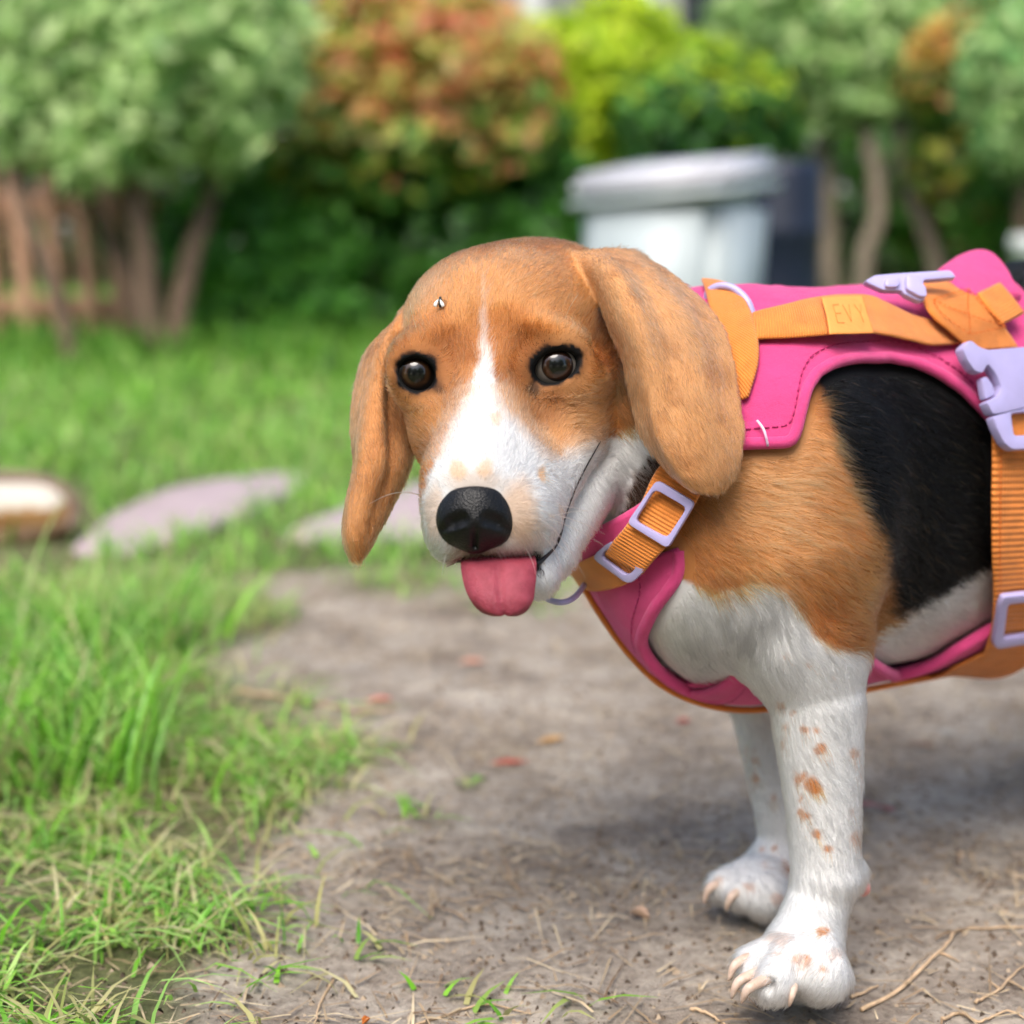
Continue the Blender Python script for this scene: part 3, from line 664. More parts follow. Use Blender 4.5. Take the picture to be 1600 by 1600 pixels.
    L[head & (np.hypot(x - 742, y - 800) < 80)] = .0026; L[lip] = .0042
    for e in EYE_PX: L = np.where((eye_r(x, y, e) < 1.6) & head, .0020, L); L = np.where((eye_r(x, y, e) < 1.32) & head, .0011, L)
    L = np.where((ldist(x, y, MOUTH) < 16) & head, .0028, L)
    L = np.where((y > 900) & (y < 1060) & (x > 1000) & (x < 1250), .0095, L); L[nk] = .008
    L *= rng.uniform(.5, 1.4, n) * np.where(near < .014, .75, 1.0)
    lift = rng.uniform(.20, .58, n) * np.where(head, 1.0, .9)
    s = np.array([0, .34, .68, 1.0])
    pts = q[:, None] + T[:, None] * (L[:, None] * s)[..., None] + N_[:, None] * (L[:, None] * (lift[:, None] * s - (lift * .62)[:, None] * s ** 2))[..., None] - N_[:, None] * .0003
    pts[:, 2:, 1] -= (L[:, None] * np.array([.02, .06]))
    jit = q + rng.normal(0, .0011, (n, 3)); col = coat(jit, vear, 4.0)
    lum = col.mean(1); D1 = nrm(to_world(TD + np.array([0, -.45, 0])) - to_world(np.zeros(3))); D2 = np.array([.1, 0, -1.0])
    Dw = np.where(leg[:, None], nrm(D2), D1); al = (wq * Dw).sum(1)[:, None]; st_ = fbm(wq - Dw * al * .88 + 19, 520, 3); streak = np.where(head | vear, streak, .55 + .9 * st_); streak = np.where(lum > .35, 1 + (streak - 1) * .12, streak)
    br = rng.normal(1, .17, n) * streak * (1 + (fbm(wq + 91, 500, 2) - .5) * .8); br = np.where(lum > .35, 1 + (br - 1) * .5, br)
    col = np.clip(col * np.clip(br, .5, 1.6)[:, None], .003, .92)
    dark = (lum < .05) & (rng.random(n) < .035) & ~head; col[dark] = np.array(lin((150, 120, 90))[:3]) * rng.uniform(.4, 1.0, (dark.sum(), 1))
    rad = np.full(n, .000105) * rng.uniform(.8, 1.25, n); rad[head] *= .9; rad[x > 1700] *= 2.2
    P_ = to_world(pts).astype(F32)
    # whiskers and brow hairs
    wh = [((836, 806, .652), (890, 822, .64), (955, 860, .635)), ((820, 800, .65), (870, 830, .635), (915, 905, .63)), ((830, 820, .652), (872, 850, .64), (902, 880, .638)),
          ((842, 812, .654), (890, 800, .645), (925, 798, .645)), ((845, 790, .655), (890, 792, .65), (920, 800, .65)), ((672, 780, .66), (625, 768, .655), (577, 787, .655)),
          ((838, 826, .652), (868, 862, .64), (880, 905, .635)), ((815, 846, .65), (830, 872, .642), (838, 900, .64)), ((700, 850, .65), (694, 878, .642), (690, 900, .64)),
          ((850, 800, .656), (905, 815, .65), (945, 835, .65)), ((878, 512, .688), (890, 480, .682), (905, 458, .68)), ((655, 525, .688), (645, 495, .684), (640, 470, .682))]
    wp = np.stack([crom(np.array([P(*a) for a in w_]), 4) for w_ in wh]); m = len(wp)
    P_ = np.concatenate([P_, to_world(wp).astype(F32)]); col = np.concatenate([col, np.tile([.75, .72, .66], (m, 1))]); rad = np.concatenate([rad, np.full(m, .00016)]); n += m
    hc = bpy.data.hair_curves.new('fur'); hc.add_curves([4] * n)
    hc.attributes['position'].data.foreach_set('vector', P_.ravel())
    ra = hc.attributes.get('radius') or hc.attributes.new('radius', 'FLOAT', 'POINT')
    ra.data.foreach_set('value', (rad[:, None] * np.array([1, .92, .7, .22])[None]).astype(F32).ravel())
    ca = hc.attributes.new('coat', 'FLOAT_COLOR', 'CURVE'); ca.data.foreach_set('color', np.concatenate([col, np.ones((n, 1))], 1).astype(F32).ravel())
    m_, n_, l_, b_ = mat('dog_hair'); n_.remove(b_); hb = n_.new('ShaderNodeBsdfHairPrincipled'); hb.model = 'CHIANG'; hb.parametrization = 'COLOR'
    at_ = n_.new('ShaderNodeAttribute'); at_.attribute_name = 'coat'; l_.new(at_.outputs['Color'], hb.inputs['Color'])
    hb.inputs['Roughness'].default_value = .38; hb.inputs['Radial Roughness'].default_value = .5; hb.inputs['Coat'].default_value = 0.0; hb.inputs['IOR'].default_value = 1.32
    l_.new(hb.outputs[0], n_['Material Output'].inputs['Surface'])
    hc.materials.append(m_)
    o = bpy.data.objects.new('fur', hc); COL.objects.link(o); o.parent = dog; o.matrix_parent_inverse = Matrix.Translation(dog.location).inverted(); o['kind'] = 'stuff'
    return o
FUR_N = 330000
SC.cycles_curves.shape = 'RIBBONS'; SC.cycles_curves.subdivisions = 1
# ================================================================== harness, laid over the body surface
HSK = ('ear', 'head')
hev = lambda p: B.ev(p, skip=HSK)
def snap(p, off=0.0, it=5, hev=None):
    hev = hev or globals()['hev']
    p = np.array(p, float); off = np.asarray(off)
    for _ in range(it):
        e = hev(p); g = grad(hev, p); p = p - g * np.clip(e - off, -.02, .02)[..., None]
    return p
def cast(pts, off=0.0):
    pts = np.asarray(pts, float).reshape(-1, 2); d0 = nrm(P(0, 0, 1) * 0 + np.stack([(pts[:, 0] - 800) / F, (800 - pts[:, 1]) / F, np.ones(len(pts))], -1))
    t = np.full(len(pts), .58); best = np.full(len(pts), 9.0); bt = t.copy()
    for _ in range(70):
        e = hev(d0 * t[:, None]) - off; m = (np.abs(e) < best) & (best > 1e-4); best[m] = np.abs(e[m]); bt[m] = t[m]; t = t + np.clip(e, -.002, .05) * .9
        t = np.minimum(t, 1.3)
    return d0 * bt[:, None]
TDH = nrm(TB - TA - UPC * ((TB - TA) @ UPC)); LAT = nrm(np.cross(TDH, UPC)); LAT = LAT if LAT[2] < 0 else -LAT      # LAT points to the near side
def axis_pt(s): return TA + TDH * np.asarray(s)[..., None] + UPC * (.0 + np.asarray(s)[..., None] * ((TB - TA) @ UPC) / ((TB - TA) @ TDH))
def s_phi(q):
    s = (q - TA) @ TDH; r = q - axis_pt(s); return s, np.arctan2(r @ LAT, r @ UPC)
def ring(s, phi, off, ev=None):
    ev = ev or hev
    s, phi = np.broadcast_arrays(np.asarray(s, float), np.asarray(phi, float))
    d = np.cos(phi)[..., None] * UPC + np.sin(phi)[..., None] * LAT; a = axis_pt(s); lo = np.full(s.shape, .02); hi = np.full(s.shape, .16)
    for _ in range(22):
        mid = (lo + hi) / 2; ins = ev(a + d * mid[..., None]) < off; lo = np.where(ins, mid, lo); hi = np.where(ins, hi, mid)
    return a + d * lo[..., None]
HP = []
def webbing(name, col, rib=900., axis=1, strength=.6):
    m, n, l, b = mat(name); uvn = n.new('ShaderNodeUVMap'); sp = n.new('ShaderNodeSeparateXYZ'); l.new(uvn.outputs[0], sp.inputs[0])
    def wv(src, f):
        mu = n.new('ShaderNodeMath'); mu.operation = 'MULTIPLY'; l.new(src, mu.inputs[0]); mu.inputs[1].default_value = f
        si = n.new('ShaderNodeMath'); si.operation = 'SINE'; l.new(mu.outputs[0], si.inputs[0]); return si
    a = wv(sp.outputs[axis], 2 * math.pi * rib); c = wv(sp.outputs[1 - axis], 2 * math.pi * rib * 1.6)
    mul = n.new('ShaderNodeMath'); mul.operation = 'MULTIPLY_ADD'; l.new(c.outputs[0], mul.inputs[0]); mul.inputs[1].default_value = .35; l.new(a.outputs[0], mul.inputs[2])
    bump(n, l, mul.outputs[0], b, strength, .00035)
    t = mnoise(n, l, 90, 4); cc = np.array(col[:3]); r = ramp(n, l, t.outputs['Fac'], [(.3, tuple(cc * .82)), (.7, tuple(np.minimum(cc * 1.1, 1)))]); 
    mx = n.new('ShaderNodeMix'); mx.data_type = 'RGBA'; mx.blend_type = 'MULTIPLY'; r2 = ramp(n, l, mul.outputs[0], [(0.0, (.80, .74, .68)), (1, (1, 1, 1))])
    mx.inputs[0].default_value = .8; l.new(r.outputs[0], mx.inputs[6]); l.new(r2.outputs[0], mx.inputs[7])
    # grime in blotches
    t3 = mnoise(n, l, 70, 3); r3 = ramp(n, l, t3.outputs['Fac'], [(.66, (1, 1, 1)), (.84, (.5, .42, .32))]); m2 = n.new('ShaderNodeMix'); m2.data_type = 'RGBA'; m2.blend_type = 'MULTIPLY'; m2.inputs[0].default_value = .7
    l.new(mx.outputs[2], m2.inputs[6]); l.new(r3.outputs[0], m2.inputs[7]); l.new(m2.outputs[2], b.inputs['Base Color'])
    b.inputs['Roughness'].default_value = .6; b.inputs['Sheen Weight'].default_value = .2; b.inputs['Specular IOR Level'].default_value = .3
    return m
ORG = lin((236, 142, 56))
m_web = webbing('orange_webbing', ORG, 620.); m_webfine = webbing('orange_webbing_fine', ORG, 900.)
m_girth = webbing('orange_webbing_ribbed', ORG, 330., strength=.9)
m_pink, n_, l_, b_ = mat('pink_fabric'); t_ = mnoise(n_, l_, 40, 4); cc = np.array(lin((216, 68, 128))[:3])
r_ = ramp(n_, l_, t_.outputs['Fac'], [(.3, tuple(cc * .88)), (.7, tuple(np.minimum(cc * 1.08, 1)))]); l_.new(r_.outputs[0], b_.inputs['Base Color'])
t2 = mnoise(n_, l_, 2600, 2); t3 = mnoise(n_, l_, 130, 3); ad = n_.new('ShaderNodeMath'); ad.operation = 'MULTIPLY_ADD'; l_.new(t3.outputs['Fac'], ad.inputs[0]); ad.inputs[1].default_value = 2.5; l_.new(t2.outputs['Fac'], ad.inputs[2])
bump(n_, l_, ad.outputs[0], b_, .5, .0012); b_.inputs['Roughness'].default_value = .72; b_.inputs['Sheen Weight'].default_value = .35; b_.inputs['Sheen Tint'].default_value = (1, .6, .8, 1); b_.inputs['Specular IOR Level'].default_value = .25
m_stitch = simple('dark_pink_thread', lin((176, 34, 100)), .7, .15, 300, .2); m_ostitch = simple('orange_thread', lin((216, 104, 24)), .7, .15, 300, .2)
m_lil = simple('lilac_plastic', lin((172, 164, 208)), .34, .06, 60, .12, .0003)
har = empty('dog_harness', dog_loc, 'pink padded dog harness with orange webbing straps and lilac buckles worn by the beagle', 'harness')

def patch(name, g, thick, mtl, nr=None, parent=har, sub=None):
    HP.append(g.reshape(-1, 3)[::3]); V, Fc, UV = slab(to_world(g), thick, toward=TOW(g)); return mesh_obj(name, V, Fc, mtl, parent, uv=UV)
def TOW(g):
    n = grad(hev, g.reshape(-1, 3)[::7]); n = n.mean(0) if np.linalg.norm(n.mean(0)) > .2 else n[len(n) // 2]
    gn = grid_normals(g).reshape(-1, 3)[::7]; nn = grad(hev, g.reshape(-1, 3)[::7]); s = np.sign((gn * nn).sum())
    G = grid_normals(to_world(g)); return s * G * np.sign((np.cross(np.gradient(g, axis=1), np.gradient(g, axis=0)) * np.cross(np.gradient(g, axis=1), np.gradient(g, axis=0))).sum()) * HAND
HAND = -1.0      # to_world swaps handedness (right, up, forward is a left-handed frame)
def strap(name, A, Bp, off, thick, mtl, n=40, nc=12, parent=har, smooth=True):
    """band between two pixel edges lying on the body at the given offset"""
    fo = off if np.ndim(off) == 0 else np.interp(np.linspace(0, 1, len(A)), np.linspace(0, 1, len(off)), off); a = cast(A, fo); b = cast(Bp, fo); g = upgrid(np.stack([a, b], 1) if len(a) == len(b) else None, n, nc)
    offg = off if np.ndim(off) == 0 else np.interp(np.linspace(0, 1, n), np.linspace(0, 1, len(off)), off)[:, None] * np.ones((1, nc))
    g = snap(g, offg); return patch(name, g, thick, mtl, parent=parent), g
def stitch(path, mtl, parent, dash=.0026, r=.00032, lift=.0002, off=None):
    p = np.asarray(path); L = np.concatenate([[0], np.cumsum(np.linalg.norm(np.diff(p, axis=0), axis=1))]); parts = []
    n = max(2, int(L[-1] / (dash * 1.45)))
    for k in range(n):
        s0 = L[-1] * k / n; s1 = s0 + dash; ss = np.linspace(s0, min(s1, L[-1]), 3)
        q = np.stack([np.interp(ss, L, p[:, a]) for a in range(3)], -1); parts.append(tube(to_world(q), r, 5))
    V, Fc = joinm(parts); return mesh_obj('stitching', V, Fc, mtl, parent)

# ---- back panel: wraps over the back, same outline on both sides
edge = [(1110, 694), (1150, 694), (1172, 693), (1205, 692), (1236, 691), (1244, 676), (1250, 645), (1260, 606), (1276, 582), (1300, 568), (1345, 558), (1390, 557),
        (1430, 565), (1470, 583), (1505, 607), (1535, 637), (1560, 665), (1600, 690)]
E = cast(edge, .004); sE, pE = s_phi(E); o_ = np.argsort(sE); sE, pE = sE[o_], pE[o_]
ss = np.linspace(sE[0], sE[-1] + .03, 120); dens = np.interp(ss, sE, pE)
for _ in range(2): dens = np.convolve(np.pad(dens, 1, mode='edge'), [.2, .6, .2], 'valid')
tt = np.linspace(1, -1, 61)
wr = fbm(np.stack([ss[:, None] * 60 + 0 * tt[None], ss[:, None] * 25 + tt[None] * 5, np.full((120, 61), 2.0)], -1), 1.0, 3)
g = ring(ss[:, None] * np.ones((1, 61)), dens[:, None] * tt[None], .0020 + .0022 * (wr - .35).clip(0, 1) * (1 - np.abs(tt[None]) ** 8))
back = patch('back_panel', g, .0028, m_pink)
EDGE_IN = g
rim = ring(ss, dens, .0040); V, Fc = tube(to_world(rim), .0027, 10); mesh_obj('edge_binding', V, Fc, m_pink, back); HP.append(rim)
rim2 = ring(ss, -dens, .0040); V, Fc = tube(to_world(rim2), .0027, 10); mesh_obj('edge_binding', V, Fc, m_pink, back)
stp = ring(ss, dens - .085, .0053); stitch(stp, m_stitch, back)
# ---- raised rear pad
pad, g_ = strap('rear_pad', [(1470, 432), (1492, 418), (1515, 409), (1535, 406), (1553, 414), (1574, 444)], [(1492, 462), (1508, 470), (1525, 474), (1540, 474), (1558, 470), (1585, 470)], .0085, .0055, m_pink, 40, 20)
# ---- spine handle strap with a sewn label
up_ = [(1178, 492), (1230, 479), (1285, 467), (1345, 464), (1382, 476), (1420, 494), (1455, 503), (1490, 508)]
dn_ = [(1180, 531), (1240, 528), (1300, 523), (1362, 521), (1415, 531), (1450, 539), (1480, 538), (1505, 536)]
sp_, gs = strap('spine_strap', up_, dn_, [.006, .0075, .0095, .0095, .008, .0065, .006], .0018, m_webfine, 90, 14)
lab, gl = strap('label_patch', [(1284, 467), (1312, 465), (1345, 464)], [(1296, 523), (1330, 522), (1364, 521)], .0118, .0008, simple('label_orange', lin((234, 148, 70)), .7, .06, 200, .3), 24, 20, parent=sp_)
for row in (0, -1): stitch(gl[row] + 0, m_ostitch, lab, .002, .00025)
def on_grid(g, u, v):
    r, c = v * (g.shape[0] - 1), u * (g.shape[1] - 1); i, j = int(min(r, g.shape[0] - 2)), int(min(c, g.shape[1] - 2)); a, b = r - i, c - j
    return g[i, j] * (1 - a) * (1 - b) + g[i + 1, j] * a * (1 - b) + g[i, j + 1] * (1 - a) * b + g[i + 1, j + 1] * a * b
m_emb = simple('embossed_orange', lin((226, 138, 60)), .7, .1, 200, .2)
ln = snap(gl.reshape(-1, 3)[::40], .013)
gl2 = gl + (snap(gl, .0128) - gl)
for seg in ([(.25, .2), (.75, .2)], [(.25, .2), (.25, .36)], [(.5, .2), (.5, .34)], [(.75, .2), (.75, .36)], [(.25, .46), (.72, .54)], [(.72, .54), (.25, .62)], [(.25, .74), (.5, .82)], [(.25, .9), (.5, .82)], [(.5, .82), (.75, .82)]):
    q = np.array([on_grid(gl2, u, v) for u, v in (seg[0], ((seg[0][0] + seg[1][0]) / 2, (seg[0][1] + seg[1][1]) / 2), seg[1])])
    V, Fc = tube(to_world(q), .00014, 5); mesh_obj('embossed_letter', V, Fc, m_emb, lab)
# ---- neck loop behind the ear
nk, gn_ = strap('neck_strap', [(1098, 440), (1110, 480), (1118, 520), (1122, 570), (1120, 640)], [(1150, 452), (1172, 492), (1182, 530), (1182, 570), (1168, 620)], .0062, .0018, m_web, 50, 14)
# ---- cross strap with the X box
cr, gc_ = strap('cross_strap', [(1436, 446), (1442, 470), (1455, 494), (1480, 516), (1500, 534), (1514, 548)], [(1489, 441), (1508, 452), (1530, 472), (1553, 498), (1570, 520), (1586, 543)], [.009, .0105, .011, .0105, .009, .008], .002, m_webfine, 50, 16)
up2 = snap(gc_, .0135)
box = [(.1, .26), (.9, .26), (.9, .78), (.1, .78), (.1, .26)]
for a_, b2 in list(zip(box[:-1], box[1:])) + [((.1, .26), (.9, .78)), ((.9, .26), (.1, .78))]:
    q = np.array([on_grid(up2, a_[0] + (b2[0] - a_[0]) * t, a_[1] + (b2[1] - a_[1]) * t) for t in np.linspace(0, 1, 8)]); stitch(q, m_ostitch, cr, .0018, .00026)
# ---- rear loop
rl, gr_ = strap('rear_loop', [(1527, 462), (1540, 480), (1562, 507)], [(1560, 446), (1578, 466), (1596, 490)], .012, .002, m_web, 24, 12)
# ---- girth strap on the flank
gi, gg = strap('girth_strap', [(1548, 640), (1550, 700), (1549, 780), (1550, 860), (1552, 930), (1548, 985), (1530, 1030)], [(1655, 640), (1660, 700), (1662, 780), (1664, 860), (1666, 930), (1664, 985), (1650, 1030)], [.0055, .0055, .0055, .006, .0065, .007, .007], .0019, m_girth, 120, 16)
for c_ in (1, 14): stitch(snap(gg[8:110, c_], .0082), m_ostitch, gi, .0016, .00028)
# ---- chest pad running under the breastbone
cl = cast([(912, 906), (935, 942), (952, 988), (988, 1040), (1058, 1078), (1130, 1094), (1200, 1098)], .004); crr = cast([(1056, 862), (1052, 905), (1014, 962), (1004, 1012), (1052, 1066), (1120, 1090), (1195, 1096)], .004)
tev = lambda p: B.ev(p, skip=('ear', 'head', 'leg'))
mirr = lambda q: q - 2 * ((q - TA) @ LAT)[..., None] * LAT
rows = np.stack([crr, (crr + cl) / 2, cl, (cl + mirr(crr)) / 2 * .5 + mirr(cl) * .5, mirr(crr)], 1)
g = snap(upgrid(rows, 60, 40), .0030, hev=tev); g = snap(g, .0030 + .0016 * (fbm(g * np.array([2.2, .6, 1.0]) + 4, 45, 2) - .4).clip(0, 1), hev=tev); chest = patch('chest_pad', g, .0030, m_pink)
q = snap(g[:, 0], .0042, hev=tev); V, Fc = tube(to_world(q), .0030, 10); mesh_obj('edge_binding', V, Fc, m_pink, chest); HP.append(q)
stitch(snap(g[:, 6], .0062, hev=tev), m_stitch, chest)
CHG = g
# ---- belly pad and the orange band beneath it
be = [(1190, 1096), (1260, 1094), (1340, 1084), (1400, 1066), (1450, 1042), (1500, 1012), (1545, 985), (1600, 965)]
tev = lambda p: B.ev(p, skip=('ear', 'head', 'leg'))
E = cast(be, .004); sB, pB = s_phi(E); ss3 = np.linspace(sB[0], sB[-1] + .02, 60); pb = np.interp(ss3, sB, pB)
g = ring(ss3[:, None] * np.ones((1, 40)), pb[:, None] + (2 * np.pi - 2 * pb)[:, None] * np.linspace(0, 1, 40)[None], .0030, tev); belly = patch('belly_pad', g, .0035, m_pink)
sil = []
for G_, sel in ((CHG, lambda X: X < 1040), (g, lambda X: (X > 1000) & (X < 1480))):
    X, Y = px_of(G_); D_ = np.where(np.arange(G_.shape[1])[None] < G_.shape[1] - 3, np.abs((grad(tev, G_) * nrm(G_)).sum(-1)), 9)
    for r_i in range(G_.shape[0]):
        c_i = int(np.argmin(D_[r_i])); 
        if sel(X[r_i, c_i]): sil.append(G_[r_i, c_i])
sil = np.array(sil); sil = sil[np.argsort(px_of(sil)[0])]
for _ in range(8): sil[1:-1] = (sil[:-2] + sil[1:-1] + sil[2:]) / 3
q = snap(sil, .0070, hev=tev); V, Fc = tube(to_world(q), .0016, 8); mesh_obj('orange_trim', V, Fc, m_web, chest)
q = g[:, 0]; V, Fc = tube(to_world(q + grad(tev, q) * .0015), .0032, 10); mesh_obj('edge_binding', V, Fc, m_pink, belly); HP.append(q)
m_ = (ss3 > np.interp(1500, np.array(be)[:, 0], sB)); s4 = ss3[m_]; p4 = np.interp(s4, sB, pB)
g = ring(s4[:, None] * np.ones((1, 30)), (p4 + .14)[:, None] + (2 * np.pi - 2 * p4 - .28)[:, None] * np.linspace(0, 1, 30)[None], .0068, tev); patch('belly_strap', g, .0016, m_webfine)
# ---- collar pad and the chest straps
cp, g = strap('collar_pad', [(1030, 770), (1000, 792), (965, 812), (925, 832), (890, 855), (862, 880)], [(1040, 850), (1005, 862), (970, 868), (935, 878), (905, 892), (880, 905)], .0028, .0030, m_pink, 40, 14)
sb, g = strap('chest_strap', [(968, 842), (945, 862), (915, 876), (885, 884), (858, 884)], [(1010, 886), (985, 906), (950, 918), (915, 916), (882, 902)], .0066, .0018, m_web, 40, 14)
sa, g = strap('slider_strap', [(1040, 722), (1022, 748), (1004, 788), (982, 822), (962, 846), (950, 864)], [(1100, 756), (1086, 784), (1064, 822), (1040, 852), (1020, 874), (1004, 894)], [.0060, .0066, .0090, .0100, .0098, .0086], .0019, m_web, 50, 14)

# ---- plastic hardware, each piece on its own plane
import bmesh
class Plane:
    def __init__(s, c, off):
        q = snap(cast([c], off), off)[0]; s.c = q; s.n = grad(hev, q[None])[0]
    def hit(s, pts):
        pts = np.asarray(pts, float); d = np.stack([(pts[:, 0] - 800) / F, (800 - pts[:, 1]) / F, np.ones(len(pts))], -1)
        return d * ((s.c @ s.n) / (d @ s.n))[:, None]
def round_poly(p, r, n=4):
    p = np.asarray(p, float); out = []
    for i in range(len(p)):
        a, b, c = p[i - 1], p[i], p[(i + 1) % len(p)]; u, v = a - b, c - b; lu, lv = np.linalg.norm(u), np.linalg.norm(v); k = min(r, lu * .45, lv * .45)
        s, e = b + u / lu * k, b + v / lv * k
        for t in np.linspace(0, 1, n): out.append((1 - t) ** 2 * s + 2 * t * (1 - t) * b + t * t * e)
    return np.array(out)
def plate(name, pl, outline, thick, mtl, parent, z0=0.0, holes=(), bev=.0006, rnd=5):
    """flat moulded piece: pixel outline on a plane, extruded along its normal, edges eased"""
    bm = bmesh.new(); nW = to_world(pl.n) - to_world(np.zeros(3)); nW = nW / np.linalg.norm(nW)
    def loop(pp): return [bm.verts.new(tuple(v)) for v in to_world(pl.hit(round_poly(pp, rnd)) + pl.n * z0)]
    vo = loop(outline); ed = [bm.edges.new((vo[i], vo[(i + 1) % len(vo)])) for i in range(len(vo))]
    for h in holes:
        vh = loop(h); ed += [bm.edges.new((vh[i], vh[(i + 1) % len(vh)])) for i in range(len(vh))]
    bmesh.ops.triangle_fill(bm, use_beauty=True, use_dissolve=False, edges=ed)
    ex = bmesh.ops.extrude_face_region(bm, geom=list(bm.faces)); bmesh.ops.translate(bm, verts=[v for v in ex['geom'] if isinstance(v, bmesh.types.BMVert)], vec=Vector(nW) * thick)
    bmesh.ops.recalc_face_normals(bm, faces=list(bm.faces))
    sharp = [e for e in bm.edges if len(e.link_faces) == 2 and e.calc_face_angle(0) > 1.0]
    bmesh.ops.bevel(bm, geom=sharp, offset=bev, segments=2, affect='EDGES', profile=.6)
    me = bpy.data.meshes.new(name); bm.to_mesh(me); bm.free(); me.materials.append(mtl); me.polygons.foreach_set('use_smooth', np.ones(len(me.polygons), bool))
    try: me.set_sharp_from_angle(angle=math.radians(40))
    except Exception: pass
    o = bpy.data.objects.new(name, me); COL.objects.link(o); o.parent = parent; o.matrix_parent_inverse = Matrix.Translation(parent.location).inverted(); HP.append(pl.hit(np.asarray(outline, float))); return o
def ringtube(name, pts, r, parent, mtl=None):
    q = crom(np.array(pts), 40); V, Fc = tube(to_world(q), r, 10); return mesh_obj(name, V, Fc, mtl or m_lil, parent)
# flank buckle (side release): socket, insert, arm
pl = Plane((1600, 620), .0095)
MX = lambda p, cx=1606: [(2 * cx - x, y - (x - cx) * .07 * 0) for x, y in reversed(p)]
half = [(1600, 545), (1530, 551), (1516, 546), (1503, 535), (1490, 548), (1497, 566), (1509, 584), (1522, 588), (1530, 573), (1543, 590), (1551, 608), (1547, 622), (1527, 632), (1538, 652), (1560, 648), (1600, 638)]
bk = plate('flank_buckle', pl, half + MX(half)[1:-1], .0058, m_lil, har, bev=.0011)
half2 = [(1600, 638), (1560, 647), (1538, 654), (1546, 675), (1558, 697), (1570, 706), (1600, 704)]; hole = [(1567, 650), (1572, 684), (1606, 682), (1640, 684), (1645, 650), (1606, 645)]
plate('buckle_insert', pl, half2 + MX(half2)[1:-1], .0052, m_lil, bk, holes=[hole], bev=.0010)
plate('buckle_arm', pl, [(1524, 594), (1532, 590), (1542, 604), (1546, 620), (1530, 628)], .0040, m_lil, bk, bev=.0010)
pl2 = Plane((1606, 668), .0062); plate('strap_fold', pl2, [(1568, 646), (1644, 646), (1644, 688), (1572, 688)], .0040, m_web, bk, bev=.0012)
# far buckle seen over the back
pf = Plane((1400, 462), .0110); pf.n = nrm(pf.n + np.array([0, 0, -.9]))
fb = plate('far_buckle', pf, [(1345, 446), (1362, 436), (1400, 433), (1480, 428), (1490, 440), (1437, 444), (1442, 474), (1432, 477), (1408, 466), (1404, 460), (1376, 460)], .004, m_lil, har, bev=.0010)
plate('buckle_arm', pf, [(1376, 444), (1398, 441), (1401, 450), (1396, 458), (1376, 458)], .0058, m_lil, fb, bev=.0012)
plate('buckle_arm', pf, [(1408, 440), (1418, 438), (1439, 458), (1441, 474), (1430, 474), (1408, 462)], .0064, m_lil, fb, bev=.0014)
# girth slider
ps = Plane((1600, 965), .0092)
h3 = [(1600, 922), (1562, 926), (1556, 940), (1547, 1000), (1552, 1008), (1600, 1000)]; ho = [(1569, 938), (1562, 992), (1606, 986), (1650, 992), (1643, 938), (1606, 934)]
plate('girth_slider', ps, h3 + MX(h3)[1:-1], .0036, m_lil, har, holes=[ho], bev=.0010)
# square chest slider and the adjuster below it
p1 = Plane((1036, 802), .0118)
plate('chest_slider', p1, [(1029, 749), (1089, 785), (1046, 857), (982, 817)], .0030, m_lil, har, holes=[[(1026, 764), (1076, 793), (1045, 840), (995, 813)]], bev=.0008, rnd=9)
p2 = Plane((972, 876), .0082)
plate('strap_adjuster', p2, [(928, 868), (960, 841), (1017, 884), (988, 912)], .0026, m_lil, har, holes=[[(942, 866), (958, 852), (1000, 884), (984, 898)]], bev=.0007, rnd=12)
# rings
dr = float(snap(cast([(1165, 490)]), .006)[0][2]) - .002
ringtube('leash_ring', [P(1104, 474, dr + .012), P(1108, 456, dr + .010), P(1126, 447, dr + .007), P(1148, 452, dr + .004), P(1168, 472, dr), P(1179, 504, dr - .002)], .0018, har)
ringtube('chin_ring', [P(846, 926, .716), P(858, 937, .714), P(880, 941, .713), P(900, 931, .724), snap(cast([(908, 912)]), .003)[0]], .0013, har)
ringtube('tail_ring', [P(1566, 448, .842), P(1580, 438, .845), P(1605, 436, .85), P(1630, 450, .845), P(1632, 485, .838), P(1610, 502, .832), P(1572, 505, .830)], .0016, har)
# loose thread at the panel corner
td = cast([(1184, 666), (1192, 678), (1196, 690), (1199, 702)]); V, Fc = tube(to_world(crom(snap(td, np.array([.0075, .0088, .0085, .0060])), 10)), .0006, 5)
mesh_obj('loose_thread', V, Fc, simple('pale_thread', lin((232, 200, 226)), .7, .1, 200, 0), back)
HPTS = np.concatenate(HP)
# ================================================================== ground
def gmask(w):
    """0 = bare path, 1 = lawn, from ground position; uneven edge"""
    q = from_world(w); x, y = px_of(q); front = q[..., 2] > .05
    x = np.where(front, x, -500); y = np.where(front, y, 2000)
    e = np.interp(y, [700, 870, 900, 960, 1040, 1110, 1180, 1240, 1300, 1380, 1450, 1520, 1600, 1900], [5000, 900, 300, 320, 350, 440, 520, 450, 370, 350, 350, 340, 320, 200])
    n = (fbm(w * np.array([1, 1, 0]) + 2, 9, 3) - .5) * 260
    left = sstep(90, -70, x - e + n)
    far = sstep(1.42, 1.62, w[..., 1] + (fbm(w + 8, 5, 2) - .5) * .35)
    return np.clip(np.maximum(left, far), 0, 1)
def ground_z(w):
    w = np.asarray(w, float) * np.array([1, 1, 0]); z = (fbm(w + 4, 7, 3) - .5) * .016 + (fbm(w + 9, 40, 3) - .5) * .006
    near = np.exp(-((w[..., 0] - .115) ** 2 + (w[..., 1] - .775) ** 2) / .012)
    return z * (1 - .85 * near) - .0015
